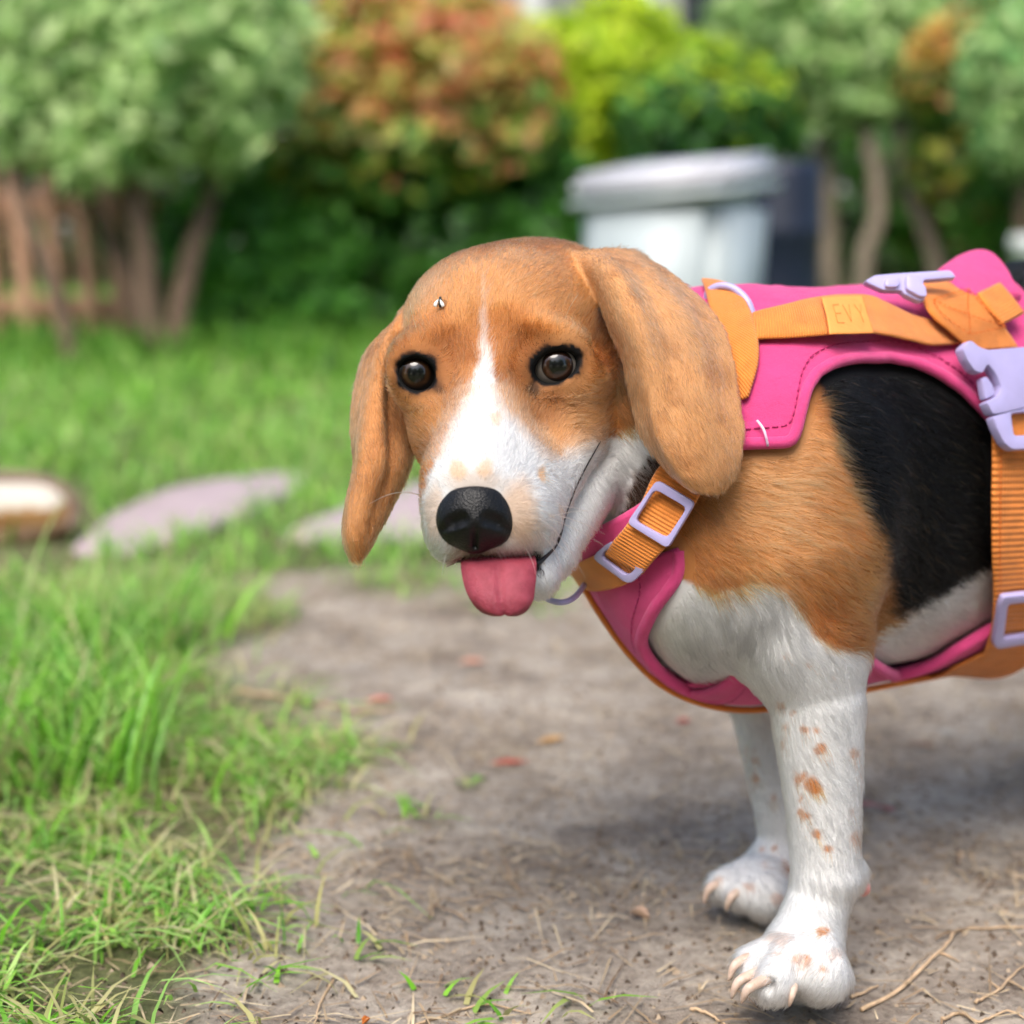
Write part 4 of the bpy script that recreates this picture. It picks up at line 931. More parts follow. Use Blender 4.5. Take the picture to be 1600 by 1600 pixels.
xs = np.unique(np.concatenate([np.linspace(-60, -2.5, 24), np.linspace(-2.5, -.9, 60), np.linspace(-.9, .9, 361), np.linspace(.9, 2.5, 60), np.linspace(2.5, 60, 24)]))
ys = np.unique(np.concatenate([np.linspace(-60, -1, 20), np.linspace(-1, .4, 30), np.linspace(.4, 1.9, 321), np.linspace(1.9, 6, 90), np.linspace(6, 80, 24)]))
gx, gy = np.meshgrid(xs, ys); GV = np.stack([gx, gy, 0 * gx], -1)
fine = sstep(3.0, 2.0, np.hypot(gx, gy - .9)); GV[..., 2] = ground_z(GV) * fine + (fbm(GV + 1, .6, 2) - .5) * .03 * (1 - fine)
m_g, n_, l_, b_ = mat('path_soil')
t1 = mnoise(n_, l_, 14, 6, rough=.65); t2 = mnoise(n_, l_, 160, 6, rough=.7); t3 = mnoise(n_, l_, 900, 4)
r1 = ramp(n_, l_, t1.outputs['Fac'], [(.30, lin((122, 110, 99))), (.5, lin((164, 153, 140))), (.72, lin((194, 184, 170)))])
r2 = ramp(n_, l_, t2.outputs['Fac'], [(.30, (.42, .38, .35)), (.55, (1, 1, 1)), (.75, (1.25, 1.2, 1.12))])
mx = n_.new('ShaderNodeMix'); mx.data_type = 'RGBA'; mx.blend_type = 'MULTIPLY'; mx.inputs[0].default_value = .85; l_.new(r1.outputs[0], mx.inputs[6]); l_.new(r2.outputs[0], mx.inputs[7])
at = n_.new('ShaderNodeAttribute'); at.attribute_name = 'lawn'; r3 = ramp(n_, l_, t2.outputs['Fac'], [(.3, lin((58, 66, 30))), (.7, lin((104, 112, 58)))])
m2 = n_.new('ShaderNodeMix'); m2.data_type = 'RGBA'; l_.new(at.outputs['Fac'], m2.inputs[0]); l_.new(mx.outputs[2], m2.inputs[6]); l_.new(r3.outputs[0], m2.inputs[7]); l_.new(m2.outputs[2], b_.inputs['Base Color'])
ad = n_.new('ShaderNodeMath'); ad.operation = 'MULTIPLY_ADD'; l_.new(t3.outputs['Fac'], ad.inputs[0]); ad.inputs[1].default_value = .35; l_.new(t2.outputs['Fac'], ad.inputs[2]); bump(n_, l_, ad.outputs[0], b_, .9, .004)
b_.inputs['Roughness'].default_value = .95; b_.inputs['Specular IOR Level'].default_value = .15
lw = gmask(GV).reshape(-1) * .85
o = mesh_obj('ground', GV.reshape(-1, 3), grid_faces(len(ys), len(xs)), m_g, attrs={'lawn': lw}); tag(o, 'bare trodden soil path edged with grass', None, kind='structure')

# ================================================================== plants: leaf material and generators
def leaf_mat(name, trans=.45, rough=.45, spec=.4):
    m, n, l, b = mat(name); at = n.new('ShaderNodeAttribute'); at.attribute_name = 'tint'
    l.new(at.outputs['Color'], b.inputs['Base Color']); b.inputs['Roughness'].default_value = rough; b.inputs['Specular IOR Level'].default_value = spec
    tr = n.new('ShaderNodeBsdfTranslucent'); l.new(at.outputs['Color'], tr.inputs['Color']); mxs = n.new('ShaderNodeMixShader'); mxs.inputs[0].default_value = trans
    l.new(b.outputs[0], mxs.inputs[1]); l.new(tr.outputs[0], mxs.inputs[2]); l.new(mxs.outputs[0], n['Material Output'].inputs['Surface']); return m
m_leaf = leaf_mat('leaves'); m_grass = leaf_mat('grass_blades', .40, .5, .3)
m_bark = simple('bark', lin((96, 78, 62)), .9, .3, 30, .8, .006); m_barkg = simple('grey_bark', lin((112, 101, 86)), .9, .25, 30, .8, .005)
def cmix(cols, n, jit=.15):
    cols = np.array([lin(c)[:3] for c in cols]); k = rng.integers(0, len(cols), n); k2 = rng.integers(0, len(cols), n); t = rng.random((n, 1)) * .5
    return np.clip((cols[k] * (1 - t) + cols[k2] * t) * rng.uniform(1 - jit, 1 + jit, (n, 1)), 0, .95)
def leaves_mesh(pos, nor, size, asp=.5):
    n = len(pos); r = nrm(rng.normal(size=(n, 3))); t = nrm(r - nor * (r * nor).sum(1)[:, None]); t = nrm(t - np.array([0, 0, .45])); b = nrm(np.cross(nor, t)); nn = np.cross(t, b)
    s = size[:, None]; f = .18
    v = np.stack([pos - t * s * .5, pos - b * s * asp * .5 + nn * s * f * .5 - t * s * .05, pos + t * s * .5 - nn * s * .1, pos + b * s * asp * .5 + nn * s * f * .5 - t * s * .05], 1).reshape(-1, 3)
    i = np.arange(n)[:, None] * 4; fc = np.concatenate([i + [0, 1, 2], i + [0, 2, 3]]); return v, fc
def shrub(name, label, lobes, cols, n, leaf, stems=(), hcols=None, hz=None, group=None, cat='shrub', asp=.5, bark=None, inner=.35, base=None, world=False, dz=0.0):
    """lobes: (x, y, depth, radius px) clumps of the crown; stems: lists of (x, y, depth, radius m)"""
    lobes = [(a, b, c + (0 if world else dz), d) for a, b, c, d in lobes]; stems = [[(a, b, c + dz, d) for a, b, c, d in st] for st in stems]
    C = np.array([WP(x, y, d) for x, y, d, r in lobes]) if not world else np.array([l_[:3] for l_ in lobes], float); Rr = np.array([R(r, d) for x, y, d, r in lobes]) if not world else np.array([l_[3] for l_ in lobes], float); k = rng.choice(len(C), n, p=Rr ** 2 / (Rr ** 2).sum())
    u = nrm(rng.normal(size=(n, 3))); rad = np.where(rng.random(n) < inner, rng.uniform(.35, .85, n), rng.uniform(.85, 1.06, n))
    lump = 1 + (fbm(u * 1.3 + C[k] * 3, 2.2, 2) - .5) * 1.1
    pos = C[k] + u * (Rr[k] * rad * lump)[:, None]; pos[:, 1] = pos[:, 1] if world else np.maximum(pos[:, 1], .5); ok = pos[:, 2] > .01; pos, u = pos[ok], u[ok]; m = len(pos)
    nor = nrm(u * .8 + np.array([0, -.35, .75]) + rng.normal(0, .45, (m, 3))); col = cmix(cols, m)
    if hcols: 
        t = sstep(hz[0], hz[1], pos[:, 2] + rng.normal(0, .05, m)); s = rng.random(m) < t; col[s] = cmix(hcols, s.sum())
    V, Fc = leaves_mesh(pos, nor, leaf * rng.uniform(.65, 1.3, m), asp)
    b0 = base if base is not None else np.array([C[:, 0].mean(), C[:, 1].mean(), 0.0]); root = empty(name, b0, label, cat, group)
    cr = mesh_obj('crown', V, Fc, m_leaf, root, smooth=False, attrs={'tint': np.repeat(col, 4, 0)}); cr['kind'] = 'stuff'
    for st in stems:
        p = np.array([WP(x, y, d) for x, y, d, r in st]); q = crom(p, 18); rr = crom(np.array([[r] for *_, r in st]), 18)[:, 0]
        q = q + (np.stack([fbm(q + 7 * k_, 9, 2) for k_ in (1, 2, 3)], -1) - .5) * rr[:, None] * 1.2
        Vt, Ft = tube(q, rr, 9); mesh_obj('trunk', Vt, Ft, bark or m_bark, root)
    if not stems:
        z = C[:, 2].min(); j = int(np.argmin(C[:, 2])); p = np.array([[C[j][0], C[j][1], -.02], [C[j][0] + .01, C[j][1], z * .5], C[j], C[j] + [0.02, 0, Rr[j] * .6]])
        Vt, Ft = tube(crom(p, 12), np.linspace(.022, .008, 12), 8); mesh_obj('trunk', Vt, Ft, bark or m_bark, root)
    return root
SAGE = [(152, 190, 108), (184, 214, 136), (208, 230, 162), (118, 158, 86)]; DKG = [(56, 106, 34), (76, 134, 46), (102, 160, 60), (46, 86, 32)]; MID = [(76, 140, 42), (100, 168, 54), (122, 186, 70), (64, 116, 40)]
YEL = [(176, 204, 24), (200, 222, 36), (150, 188, 30), (214, 228, 70)]; RED = [(228, 150, 100), (240, 182, 136), (214, 122, 80), (176, 190, 84), (232, 196, 120), (140, 180, 74), (196, 200, 100)]; OLV = [(126, 150, 50), (182, 184, 62), (96, 132, 42), (206, 192, 74)]
HG = 'shrubs of the garden hedge'
shrub('shrub', 'large sage green shrub with bare dark stems in front of the brown slat fence', [(120, 70, 4.25, 150), (300, 80, 4.2, 160), (385, 60, 4.3, 100), (50, 165, 4.2, 90), (200, 190, 4.15, 95), (330, 175, 4.2, 90), (20, 10, 4.3, 120), (410, 130, 4.3, 60), (120, 260, 4.15, 40), (220, 10, 4.5, 150)],
      SAGE, 4600, .064, [[(250, 600, 4.2, .030), (235, 470, 4.2, .026), (215, 330, 4.2, .022), (190, 200, 4.25, .015)], [(262, 600, 4.22, .028), (290, 440, 4.25, .024), (330, 300, 4.3, .018), (350, 180, 4.3, .012)], [(240, 598, 4.25, .022), (200, 430, 4.3, .018), (130, 300, 4.3, .014), (90, 190, 4.3, .01)], [(120, 600, 4.1, .016), (95, 480, 4.12, .016), (40, 340, 4.15, .015), (5, 240, 4.2, .013)]], group=HG, asp=.55, dz=-.62)
shrub('shrub', 'orange and red tipped shrub left of the yellow green one', [(600, 60, 4.5, 130), (700, 90, 4.5, 135), (760, 175, 4.5, 105), (555, 165, 4.45, 100), (640, 215, 4.45, 105), (510, 110, 4.45, 70), (790, 120, 4.55, 70), (480, 250, 4.45, 55), (570, 270, 4.45, 70)], DKG + OLV[:2], 4600, .068,
      [[(585, 560, 4.55, .030), (578, 420, 4.55, .026), (590, 250, 4.55, .018), (620, 120, 4.55, .01)], [(592, 560, 4.6, .024), (640, 380, 4.6, .02), (700, 220, 4.6, .012)]], RED, (.36, .60), HG, dz=-.45)
shrub('shrub', 'low mid green leafy shrub under the red tipped shrub', [(420, 400, 4.5, 85), (340, 430, 4.4, 60), (500, 380, 4.55, 70), (380, 300, 4.6, 60), (430, 490, 4.45, 60), (390, 230, 4.7, 60), (330, 510, 4.4, 40), (510, 480, 4.5, 55), (270, 420, 4.45, 45), (290, 340, 4.5, 40), (250, 500, 4.4, 35)], MID, 3300, .052, group=HG, dz=-.55)
shrub('shrub', 'dark green shaded shrub behind the beagle, left of the white bin', [(650, 330, 4.7, 110), (750, 330, 4.7, 110), (840, 340, 4.7, 100), (560, 400, 4.65, 90), (700, 430, 4.6, 90), (820, 250, 4.8, 80), (850, 430, 4.7, 90), (620, 490, 4.6, 60), (540, 500, 4.55, 50)], DKG + MID[:1], 4300, .060, group=HG, dz=-.5)
shrub('shrub', 'bright yellow green shrub above the white bin', [(925, 115, 4.4, 105), (855, 95, 4.45, 60), (1000, 150, 4.45, 70), (900, 190, 4.4, 75), (985, 90, 4.5, 70), (870, 210, 4.45, 50), (1040, 110, 4.6, 50)], YEL, 3600, .066, group=HG)
shrub('shrub', 'rounded green shrub with lime tips just right of the yellow green one', [(1065, 175, 4.0, 78), (1130, 185, 4.0, 85), (1010, 205, 4.0, 45), (1180, 160, 4.05, 60), (1208, 195, 4.05, 42), (1090, 110, 4.1, 45)], DKG + [(60, 110, 60)], 3300, .055, hcols=YEL + [(140, 190, 60), (100, 150, 50)], hz=(.52, .74), group=HG)
shrub('small_tree', 'sage green small tree with two pale forked trunks right of the bin', [(1300, 40, 4.6, 110), (1225, 50, 4.6, 95), (1385, 80, 4.6, 85), (1330, 125, 4.55, 75), (1430, 25, 4.7, 80), (1190, 100, 4.7, 60), (1265, 120, 4.6, 55)], SAGE, 4200, .072,
      [[(1338, 520, 4.3, .026), (1352, 400, 4.35, .024), (1375, 300, 4.45, .022), (1340, 170, 4.55, .018), (1310, 90, 4.6, .012)], [(1482, 500, 4.4, .024), (1455, 380, 4.45, .022), (1418, 290, 4.5, .022), (1400, 180, 4.55, .016), (1390, 90, 4.6, .01)], [(1300, 520, 4.6, .030), (1290, 350, 4.65, .028), (1285, 180, 4.65, .018)]], group=HG, cat='tree', bark=m_barkg)
shrub('shrub', 'gold and orange tipped shrub near the right edge', [(1485, 85, 4.3, 55), (1530, 50, 4.3, 45), (1445, 130, 4.3, 42), (1500, 165, 4.35, 60), (1480, 250, 4.4, 60), (1520, 300, 4.4, 60)], OLV + DKG + [(120, 80, 40)], 2800, .062, hcols=[(206, 160, 70), (200, 140, 90), (210, 176, 84)], hz=(.60, .72), group=HG)
shrub('shrub', 'pale sage shrub cut by the right edge of the picture', [(1590, 110, 3.9, 85), (1600, 195, 3.9, 70), (1552, 165, 3.95, 45), (1620, 30, 4.0, 90)], SAGE + [(120, 180, 110)], 2400, .062, group=HG)
shrub('shrub', 'green shrub low at the right edge below the sage shrub', [(1580, 290, 4.2, 65), (1540, 350, 4.3, 60), (1610, 360, 4.2, 60), (1450, 340, 4.6, 55), (1400, 330, 4.7, 50)], DKG + MID + [(130, 70, 40)], 3200, .042, group=HG)
bl = [(x, y, 5.6 + (k % 3) * .15, 120) for k, (x, y) in enumerate([(x, y) for x in range(-140, 1800, 130) for y in (200, 330, 450)])]
bl += [(x, 110, 5.9, 90) for x in list(range(-100, 800, 120)) + list(range(1180, 1750, 110))]
shrub('hedge', 'dark green hedge running along the back of the garden behind the shrubs', bl, DKG + [(60, 60, 34), (48, 58, 30)], 12000, .090, cat='hedge', inner=.2)

# fence of brown slats behind the left shrub
fn = empty('slat_fence', to_world(GP(110, 3.95, 0)), 'reddish brown wooden slat fence behind the stems of the left shrub', 'fence')
m_slat = simple('slat_wood', lin((188, 144, 116)), .85, .3, 14, .6, .004)
for k, (xt, xb) in enumerate([(-70, -50), (-28, -8), (14, 50), (62, 102), (112, 152), (164, 196), (210, 236)]):
    d = 3.95; a, b = WP(xt, 215 + 20 * (k % 3), d), WP(xb, 570, d); wd = .016; q = np.linspace(a, b, 5); q[:, 1] += np.array([0, .004, .006, .003, 0])
    gr = np.stack([q - [wd, 0, 0], q - [wd * .3, .003, 0], q + [wd * .3, -.003, 0], q + [wd, 0, 0]], 1); V, Fc, UV = slab(gr, .014, toward=np.array([0, 1., 0])); mesh_obj('slat', V, Fc, m_slat, fn, uv=UV)
for y_ in (320, 480):
    q = np.linspace(WP(-120, y_, 3.98), WP(260, y_ + 4, 3.98), 6); gr = np.stack([q - [0, 0, .02], q + [0, 0, .02]], 1); V, Fc, UV = slab(gr, .018, toward=np.array([0, 1., 0])); mesh_obj('rail', V, Fc, m_slat, fn, uv=UV)

# house wall far behind
hs = empty('house', (0.6, 10.5, 0), 'grey house wall with pale posts beyond the hedge', 'house')
m_wall = simple('grey_render', lin((150, 150, 146)), .9, .12, 3, .3, .01); m_post = simple('pale_paint', lin((206, 206, 200)), .6, .06, 5, .1); m_dark = simple('window_glass', (.03, .035, .04), .12, .1, 3, 0)
def boxm(x0, x1, y0, y1, z0, z1, bev=0):
    bm = bmesh.new(); bmesh.ops.create_cube(bm, size=1); bmesh.ops.scale(bm, verts=bm.verts, vec=(x1 - x0, y1 - y0, z1 - z0)); bmesh.ops.translate(bm, verts=bm.verts, vec=((x0 + x1) / 2, (y0 + y1) / 2, (z0 + z1) / 2))
    if bev: bmesh.ops.bevel(bm, geom=list(bm.edges), offset=bev, segments=3, affect='EDGES')
    V = np.array([v.co[:] for v in bm.verts]); bm.verts.index_update(); Fc = [tuple(v.index for v in f.verts) for f in bm.faces]; bm.free(); return V, Fc
V, Fc = boxm(-4.5, 5.5, 10.4, 10.7, 0, 3.4); mesh_obj('wall', V, Fc, m_wall, hs, smooth=False)
V, Fc = boxm(-5, 6, 9.4, 12, 3.4, 3.6, .02); mesh_obj('roof', V, Fc, simple('roof_sheet', lin((110, 104, 100)), .7, .15, 4, .3), hs, smooth=False)
for x_ in (-1.6, .05, .72, 1.42, 3.4): V, Fc = boxm(x_, x_ + .12, 9.6, 9.72, 0, 3.4, .01); mesh_obj('post', V, Fc, m_post, hs, smooth=False)
for x_ in (-2.6, .95, 2.2):
    V, Fc = boxm(x_, x_ + .8, 10.36, 10.40, .95, 2.1); w_ = mesh_obj('window', V, Fc, m_post, hs, smooth=False)
    V, Fc = boxm(x_ + .06, x_ + .74, 10.34, 10.36, 1.01, 2.04); mesh_obj('pane', V, Fc, m_dark, w_, smooth=False)

# ================================================================== bins
def taper_box(c, w0, w1, z0, z1, ang, bev, seg=4, sub=0):
    bm = bmesh.new(); bmesh.ops.create_cube(bm, size=1)
    for v in bm.verts:
        w = w1 if v.co.z > 0 else w0; v.co.x *= w; v.co.y *= w; v.co.z = z1 if v.co.z > 0 else z0
    bmesh.ops.bevel(bm, geom=list(bm.edges), offset=bev, segments=seg, affect='EDGES'); bmesh.ops.rotate(bm, verts=bm.verts, cent=(0, 0, 0), matrix=Matrix.Rotation(ang, 3, 'Z')); bmesh.ops.translate(bm, verts=bm.verts, vec=c)
    V = np.array([v.co[:] for v in bm.verts]); bm.verts.index_update(); Fc = [tuple(v.index for v in f.verts) for f in bm.faces]; bm.free(); return V, Fc
bc = to_world(GP(1048, 2.55, 0)); bn = empty('bin', bc, 'white grey plastic bin with a crooked lid standing behind the beagle', 'bin')
m_bin = simple('bin_plastic', lin((176, 186, 188)), .45, .05, 6, .1, .002)
V, Fc = taper_box((0, 0, 0), .195, .222, 0, .345, math.radians(-30), .022); mesh_obj('bin_body', V + bc, Fc, m_bin, bn)
V, Fc = taper_box((0, 0, 0), .238, .246, -.022, .022, math.radians(-30), .016); V = V @ np.array(Matrix.Rotation(math.radians(-5.5), 3, 'Y')).T + bc + [0, 0, .372]
V[:, 2] += .008 * np.sin(V[:, 0] * 40); mesh_obj('lid', V, Fc, simple('lid_plastic', lin((194, 194, 200)), .4, .05, 6, .1, .002), bn)
V, Fc = taper_box((0, 0, 0), .244, .248, -.006, .006, math.radians(-30), .005, 3); V = V @ np.array(Matrix.Rotation(math.radians(-5.5), 3, 'Y')).T + bc + [0, 0, .345]; mesh_obj('lid_rim', V, Fc, m_bin, bn)
b2 = to_world(GP(1205, 3.1, 0)); nb_ = empty('navy_drum', b2, 'dark navy blue drum half hidden behind the white bin', 'drum')
m_navy = simple('navy_plastic', lin((12, 24, 46)), .5, .15, 8, .1)
a_ = np.linspace(0, 2 * np.pi, 40, endpoint=False); prof = [(0, 0), (.068, 0), (.072, .01), (.074, .12), (.077, .13), (.074, .14), (.074, .27), (.078, .28), (.074, .29), (.072, .385), (.066, .405), (0, .405)]
V = np.concatenate([np.stack([r * np.cos(a_), r * np.sin(a_), np.full(40, z)], -1) for r, z in prof]) + b2; i = np.arange(len(prof) * 40).reshape(-1, 40); j = np.roll(i, -1, 1)
mesh_obj('drum_body', V, np.stack([i[:-1], j[:-1], j[1:], i[1:]], -1).reshape(-1, 4), m_navy, nb_)
b3 = to_world(GP(1606, 3.6, 0)); pt = empty('flower_pot', b3, 'small pale flower pot at the right edge under the shrubs', 'pot')
prof = [(0, 0), (.045, 0), (.06, .16), (.068, .165), (.068, .20), (.060, .20), (.056, .17), (0, .165)]; zz = .19
V = np.concatenate([np.stack([r * np.cos(a_), r * np.sin(a_), np.full(40, z + 0.06)], -1) for r, z in prof]) + b3; i = np.arange(len(prof) * 40).reshape(-1, 40); j = np.roll(i, -1, 1)
mesh_obj('pot_body', V, np.stack([i[:-1], j[:-1], j[1:], i[1:]], -1).reshape(-1, 4), simple('pot_white', lin((200, 204, 200)), .6, .08, 20, .1), pt)
V, Fc = taper_box((0, 0, 0), .12, .12, 0, .06, .3, .006); mesh_obj('pot_foot', V + b3, Fc, simple('pot_brick', lin((150, 130, 116)), .8, .2, 30, .4), pt)

# ================================================================== stepping stones, shoe
m_stone = simple('pink_grey_stone', lin((168, 150, 152)), .85, .12, 18, .6, .004)
for k, (lab, outl) in enumerate([('pinkish grey flat stepping stone in the grass beside the shoe', [(105, 868), (165, 815), (250, 772), (330, 756), (420, 746), (482, 744), (470, 765), (410, 795), (350, 822), (270, 850), (190, 876)]),
                                 ('pinkish grey flat stepping stone right behind the hanging ear', [(430, 842), (520, 806), (600, 778), (660, 758), (760, 745), (860, 750), (880, 790), (800, 830), (700, 845), (560, 852)])]):
    p = round_poly(np.array(outl, float), 20, 4); w = np.array([ground_pt(*q) for q in p]); n = len(w); top = w + [0, 0, .003]; c = top.mean(0); inn = c + (top - c) * .96 + [0, 0, .004]
    V = np.concatenate([w - [0, 0, .03], top, inn, [c + [0, 0, .005]]]); i = np.arange(n); j = np.roll(i, -1)
    Fc = [tuple(x) for x in np.concatenate([np.stack([i, j, j + n, i + n], -1), np.stack([i + n, j + n, j + 2 * n, i + 2 * n], -1)]).tolist()] + [(int(a) + 2 * n, int(b) + 2 * n, 3 * n) for a, b in zip(i, j)]
    o = add_at('stepping_stone', V, Fc, m_stone, None, c); tag(o, lab, 'stone', 'stepping stones in the lawn')
SHOE_CLEAR = True
sh = empty('shoe', to_world(GP(20, 1.72, 0)), 'rounded toe of a worn white and tan shoe at the left edge', 'shoe')
S_ = Field(); c0 = WP(20, 800, 1.70); S_.cone(WP(74, 798, 1.70), WP(-120, 792, 1.72), .030, .036, .02, asp=(np.array([0, 0, 1.]), 1.05)); S_.ell(WP(-150, 770, 1.72), (.05, .04, .05), .03)
sv, sf = surface_nets(S_.ev, WP(-220, 880, 1.62) - .03, WP(150, 700, 1.84) + .04, .004); sv = relax(sv, sf, 2)
hcol = np.where((sv[:, 2] > WP(0, 798, 1.68)[2] + (fbm(sv, 30, 2) - .5) * .03)[:, None], np.array(lin((196, 188, 174))[:3]), np.array(lin((160, 120, 74))[:3]))
m_sh, n_, l_, b_ = mat('shoe_leather'); at = n_.new('ShaderNodeAttribute'); at.attribute_name = 'tint'; l_.new(at.outputs['Color'], b_.inputs['Base Color']); b_.inputs['Roughness'].default_value = .6; t_ = mnoise(n_, l_, 60); bump(n_, l_, t_.outputs['Fac'], b_, .3, .003)
mesh_obj('upper', sv, sf, m_sh, sh, attrs={'tint': hcol})
V, Fc = tube(crom(np.array([WP(-160, 752, 1.715), WP(-20, 748, 1.70), WP(50, 750, 1.70), (WP(96, 766, 1.69)), WP(118, 796, 1.69), WP(106, 826, 1.685)]), 40), np.linspace(.009, .006, 40), 8); mesh_obj('welt', V, Fc, simple('brown_leather', lin((122, 100, 84)), .6, .2, 60, .3), sh)
q = crom(np.array([WP(-160, 845, 1.70), WP(0, 842, 1.685), WP(70, 830, 1.685), WP(106, 818, 1.69)]), 24); V, Fc = tube(q, .011, 8); mesh_obj('sole', V, Fc, simple('sole_rubber', lin((104, 80, 54)), .7, .2, 60, .3), sh)

# ================================================================== grass
def blades(pos, h, wd, lean, cols, curl=.5, seg=3):
    n = len(pos); a = rng.uniform(0, 2 * np.pi, n); d = np.stack([np.cos(a), np.sin(a), 0 * a], -1); sd_ = np.stack([-np.sin(a), np.cos(a), 0 * a], -1); tw = rng.normal(0, .5, n); sd_ = nrm(sd_ + d * tw[:, None])
    lv = np.linspace(0, 1, seg + 1); rows = []
    for t in lv:
        c = pos + d * (h * lean * t ** 1.7)[:, None] + np.array([0, 0, 1.]) * (h * (t - curl * lean * t ** 2.2 * .8))[:, None]; c[:, 2] = np.maximum(c[:, 2], pos[:, 2] + .0015)
        w_ = wd * (1 - t ** 2.0) * (1 if t > 0 else .8) + .0001; rows.append(np.stack([c - sd_ * w_[:, None] * .5, c + sd_ * w_[:, None] * .5], 1))
    V = np.stack(rows, 1).reshape(-1, 3); m = 2 * (seg + 1); i = np.arange(n)[:, None] * m
    Fc = np.concatenate([np.stack([i[:, 0] + 2 * k, i[:, 0] + 2 * k + 1, i[:, 0] + 2 * k + 3, i[:, 0] + 2 * k + 2], -1) for k in range(seg)]); return V, Fc, np.repeat(cols, m, 0)
def scatter(n, x0, x1, y0, y1, dens):
    out = np.zeros((0, 3))
    for _ in range(30):
        p = np.stack([rng.uniform(x0, x1, n), rng.uniform(y0, y1, n), np.zeros(n)], -1); k = rng.random(n) < dens(p); out = np.concatenate([out, p[k]])
        if len(out) >= n: break
    out = out[:n]; out[:, 2] = ground_z(out); return out
GRN = [(108, 172, 40), (134, 194, 58), (160, 208, 92), (84, 148, 36), (150, 200, 106), (176, 210, 120)]; DRY = [(176, 172, 112), (190, 184, 130), (150, 160, 90), (204, 196, 156)]
def stuff(name, label, cat, V, Fc, C, m): return tag(mesh_obj(name, V, Fc, m, smooth=True, attrs={'tint': C}), label, cat, kind='stuff')
inview = lambda p: np.abs(p[..., 0]) < .34 * (p[..., 1] + .25) + .06
def clear(p):      # keep grass off the stones
    q = from_world(p); x, y = px_of(q); r = np.ones(len(p))
    for outl in ([(105, 862), (250, 772), (330, 756), (482, 744), (410, 795), (350, 822), (190, 872)], [(430, 842), (520, 806), (660, 758), (760, 745), (880, 790), (700, 845), (560, 852)]): r *= sstep(16, -3, pdist(x, y, outl))
    r *= 1 - (x < 150) * (y > 770) * (y < 905) * .93
    return r
# tall clump at the left
def d_tall(p):
    q = from_world(p); x, y = px_of(q); return (q[:, 2] > .1) * sstep(1330, 1180, y) * sstep(985, 1030, y) * sstep(320, 120, x + (fbm(p, 12, 2) - .5) * 260) * clear(p)
p = scatter(2700, -.62, -.10, .92, 1.62, d_tall); n = len(p); h = rng.uniform(.045, .105, n); C = cmix(GRN, n, .3); s = rng.random(n) < .16; C[s] = cmix(DRY, s.sum())
V, Fc, Cc = blades(p, h, rng.uniform(.0022, .0045, n), rng.uniform(.3, 1.1, n), C, seg=4)
ex = np.array([ground_pt(-20, 760), ground_pt(-40, 740), ground_pt(60, 760), ground_pt(230, 735), ground_pt(20, 1060)]); V2, F2, C2 = blades(ex, np.array([.30, .24, .20, .16, .16]), np.array([.007, .006, .006, .006, .004]), np.array([1.1, 1.2, 1.1, 1.3, .3]), cmix([(160, 190, 110), (176, 196, 130)], 5), seg=4)
stuff('tall_grass', 'tall green grass clump at the left of the path', 'grass', np.concatenate([V, V2]), np.concatenate([Fc, F2 + len(V)]), np.concatenate([Cc, C2]), m_grass)
# short trodden grass at the path edge
def d_short(p):
    q = from_world(p); x, y = px_of(q); e = np.interp(y, [900, 960, 1040, 1110, 1180, 1240, 1300, 1380, 1600], [300, 320, 350, 440, 540, 500, 480, 480, 470])
    return (.08 + .92 * sstep(.42, .64, fbm(p + 6, 16, 2))) * (1 - .25 * sstep(1250, 1400, y)) * np.clip(gmask(p) + .5 * sstep(150, -150, x - e), 0, 1) * inview(p) * clear(p)
p = scatter(11500, -.6, .25, .5, 1.5, d_short); n = len(p); C = cmix(GRN, n); s = rng.random(n) < .48; C[s] = cmix(DRY, s.sum())
V, Fc, Cc = blades(p, rng.uniform(.010, .038, n), rng.uniform(.0012, .0030, n), rng.uniform(.6, 1.8, n), C, .6); stuff('short_grass', 'short trodden grass mixed with dry blades along the path edge', 'grass', V, Fc, Cc, m_grass)
# lawn behind
p = scatter(34000, -2.6, 2.6, 1.45, 5.6, lambda p: gmask(p) * inview(p) * clear(p) * np.clip(2.2 / p[:, 1], .2, 1)); n = len(p); C = cmix(GRN, n); s = rng.random(n) < .06; C[s] = cmix(DRY, s.sum()); sc = np.clip(p[:, 1] / 2, .8, 2.2)
V, Fc, Cc = blades(p, rng.uniform(.03, .07, n) * (.7 + .5 * sstep(3.2, 4.2, p[:, 1])), rng.uniform(.003, .006, n) * sc, rng.uniform(.3, 1.2, n), C, seg=2); stuff('lawn_grass', 'green lawn between the path and the hedge', 'grass', V, Fc, Cc, m_grass)
# rank grass at the foot of the hedge, its shade put into dark greens
p = scatter(2600, -2.2, 2.2, 3.1, 4.3, lambda p: inview(p) * (.15 + .85 * sstep(.4, .6, fbm(p + 13, 3.5, 2)))); n = len(p)
V, Fc, Cc = blades(p, rng.uniform(.04, .13, n), rng.uniform(.006, .014, n), rng.uniform(.2, .9, n), cmix([(70, 124, 34), (96, 152, 44), (60, 104, 32), (126, 172, 62)], n), seg=3); stuff('rank_grass', 'long grass and weeds at the foot of the hedge, coloured dark for its shade', 'grass', V, Fc, Cc, m_grass)
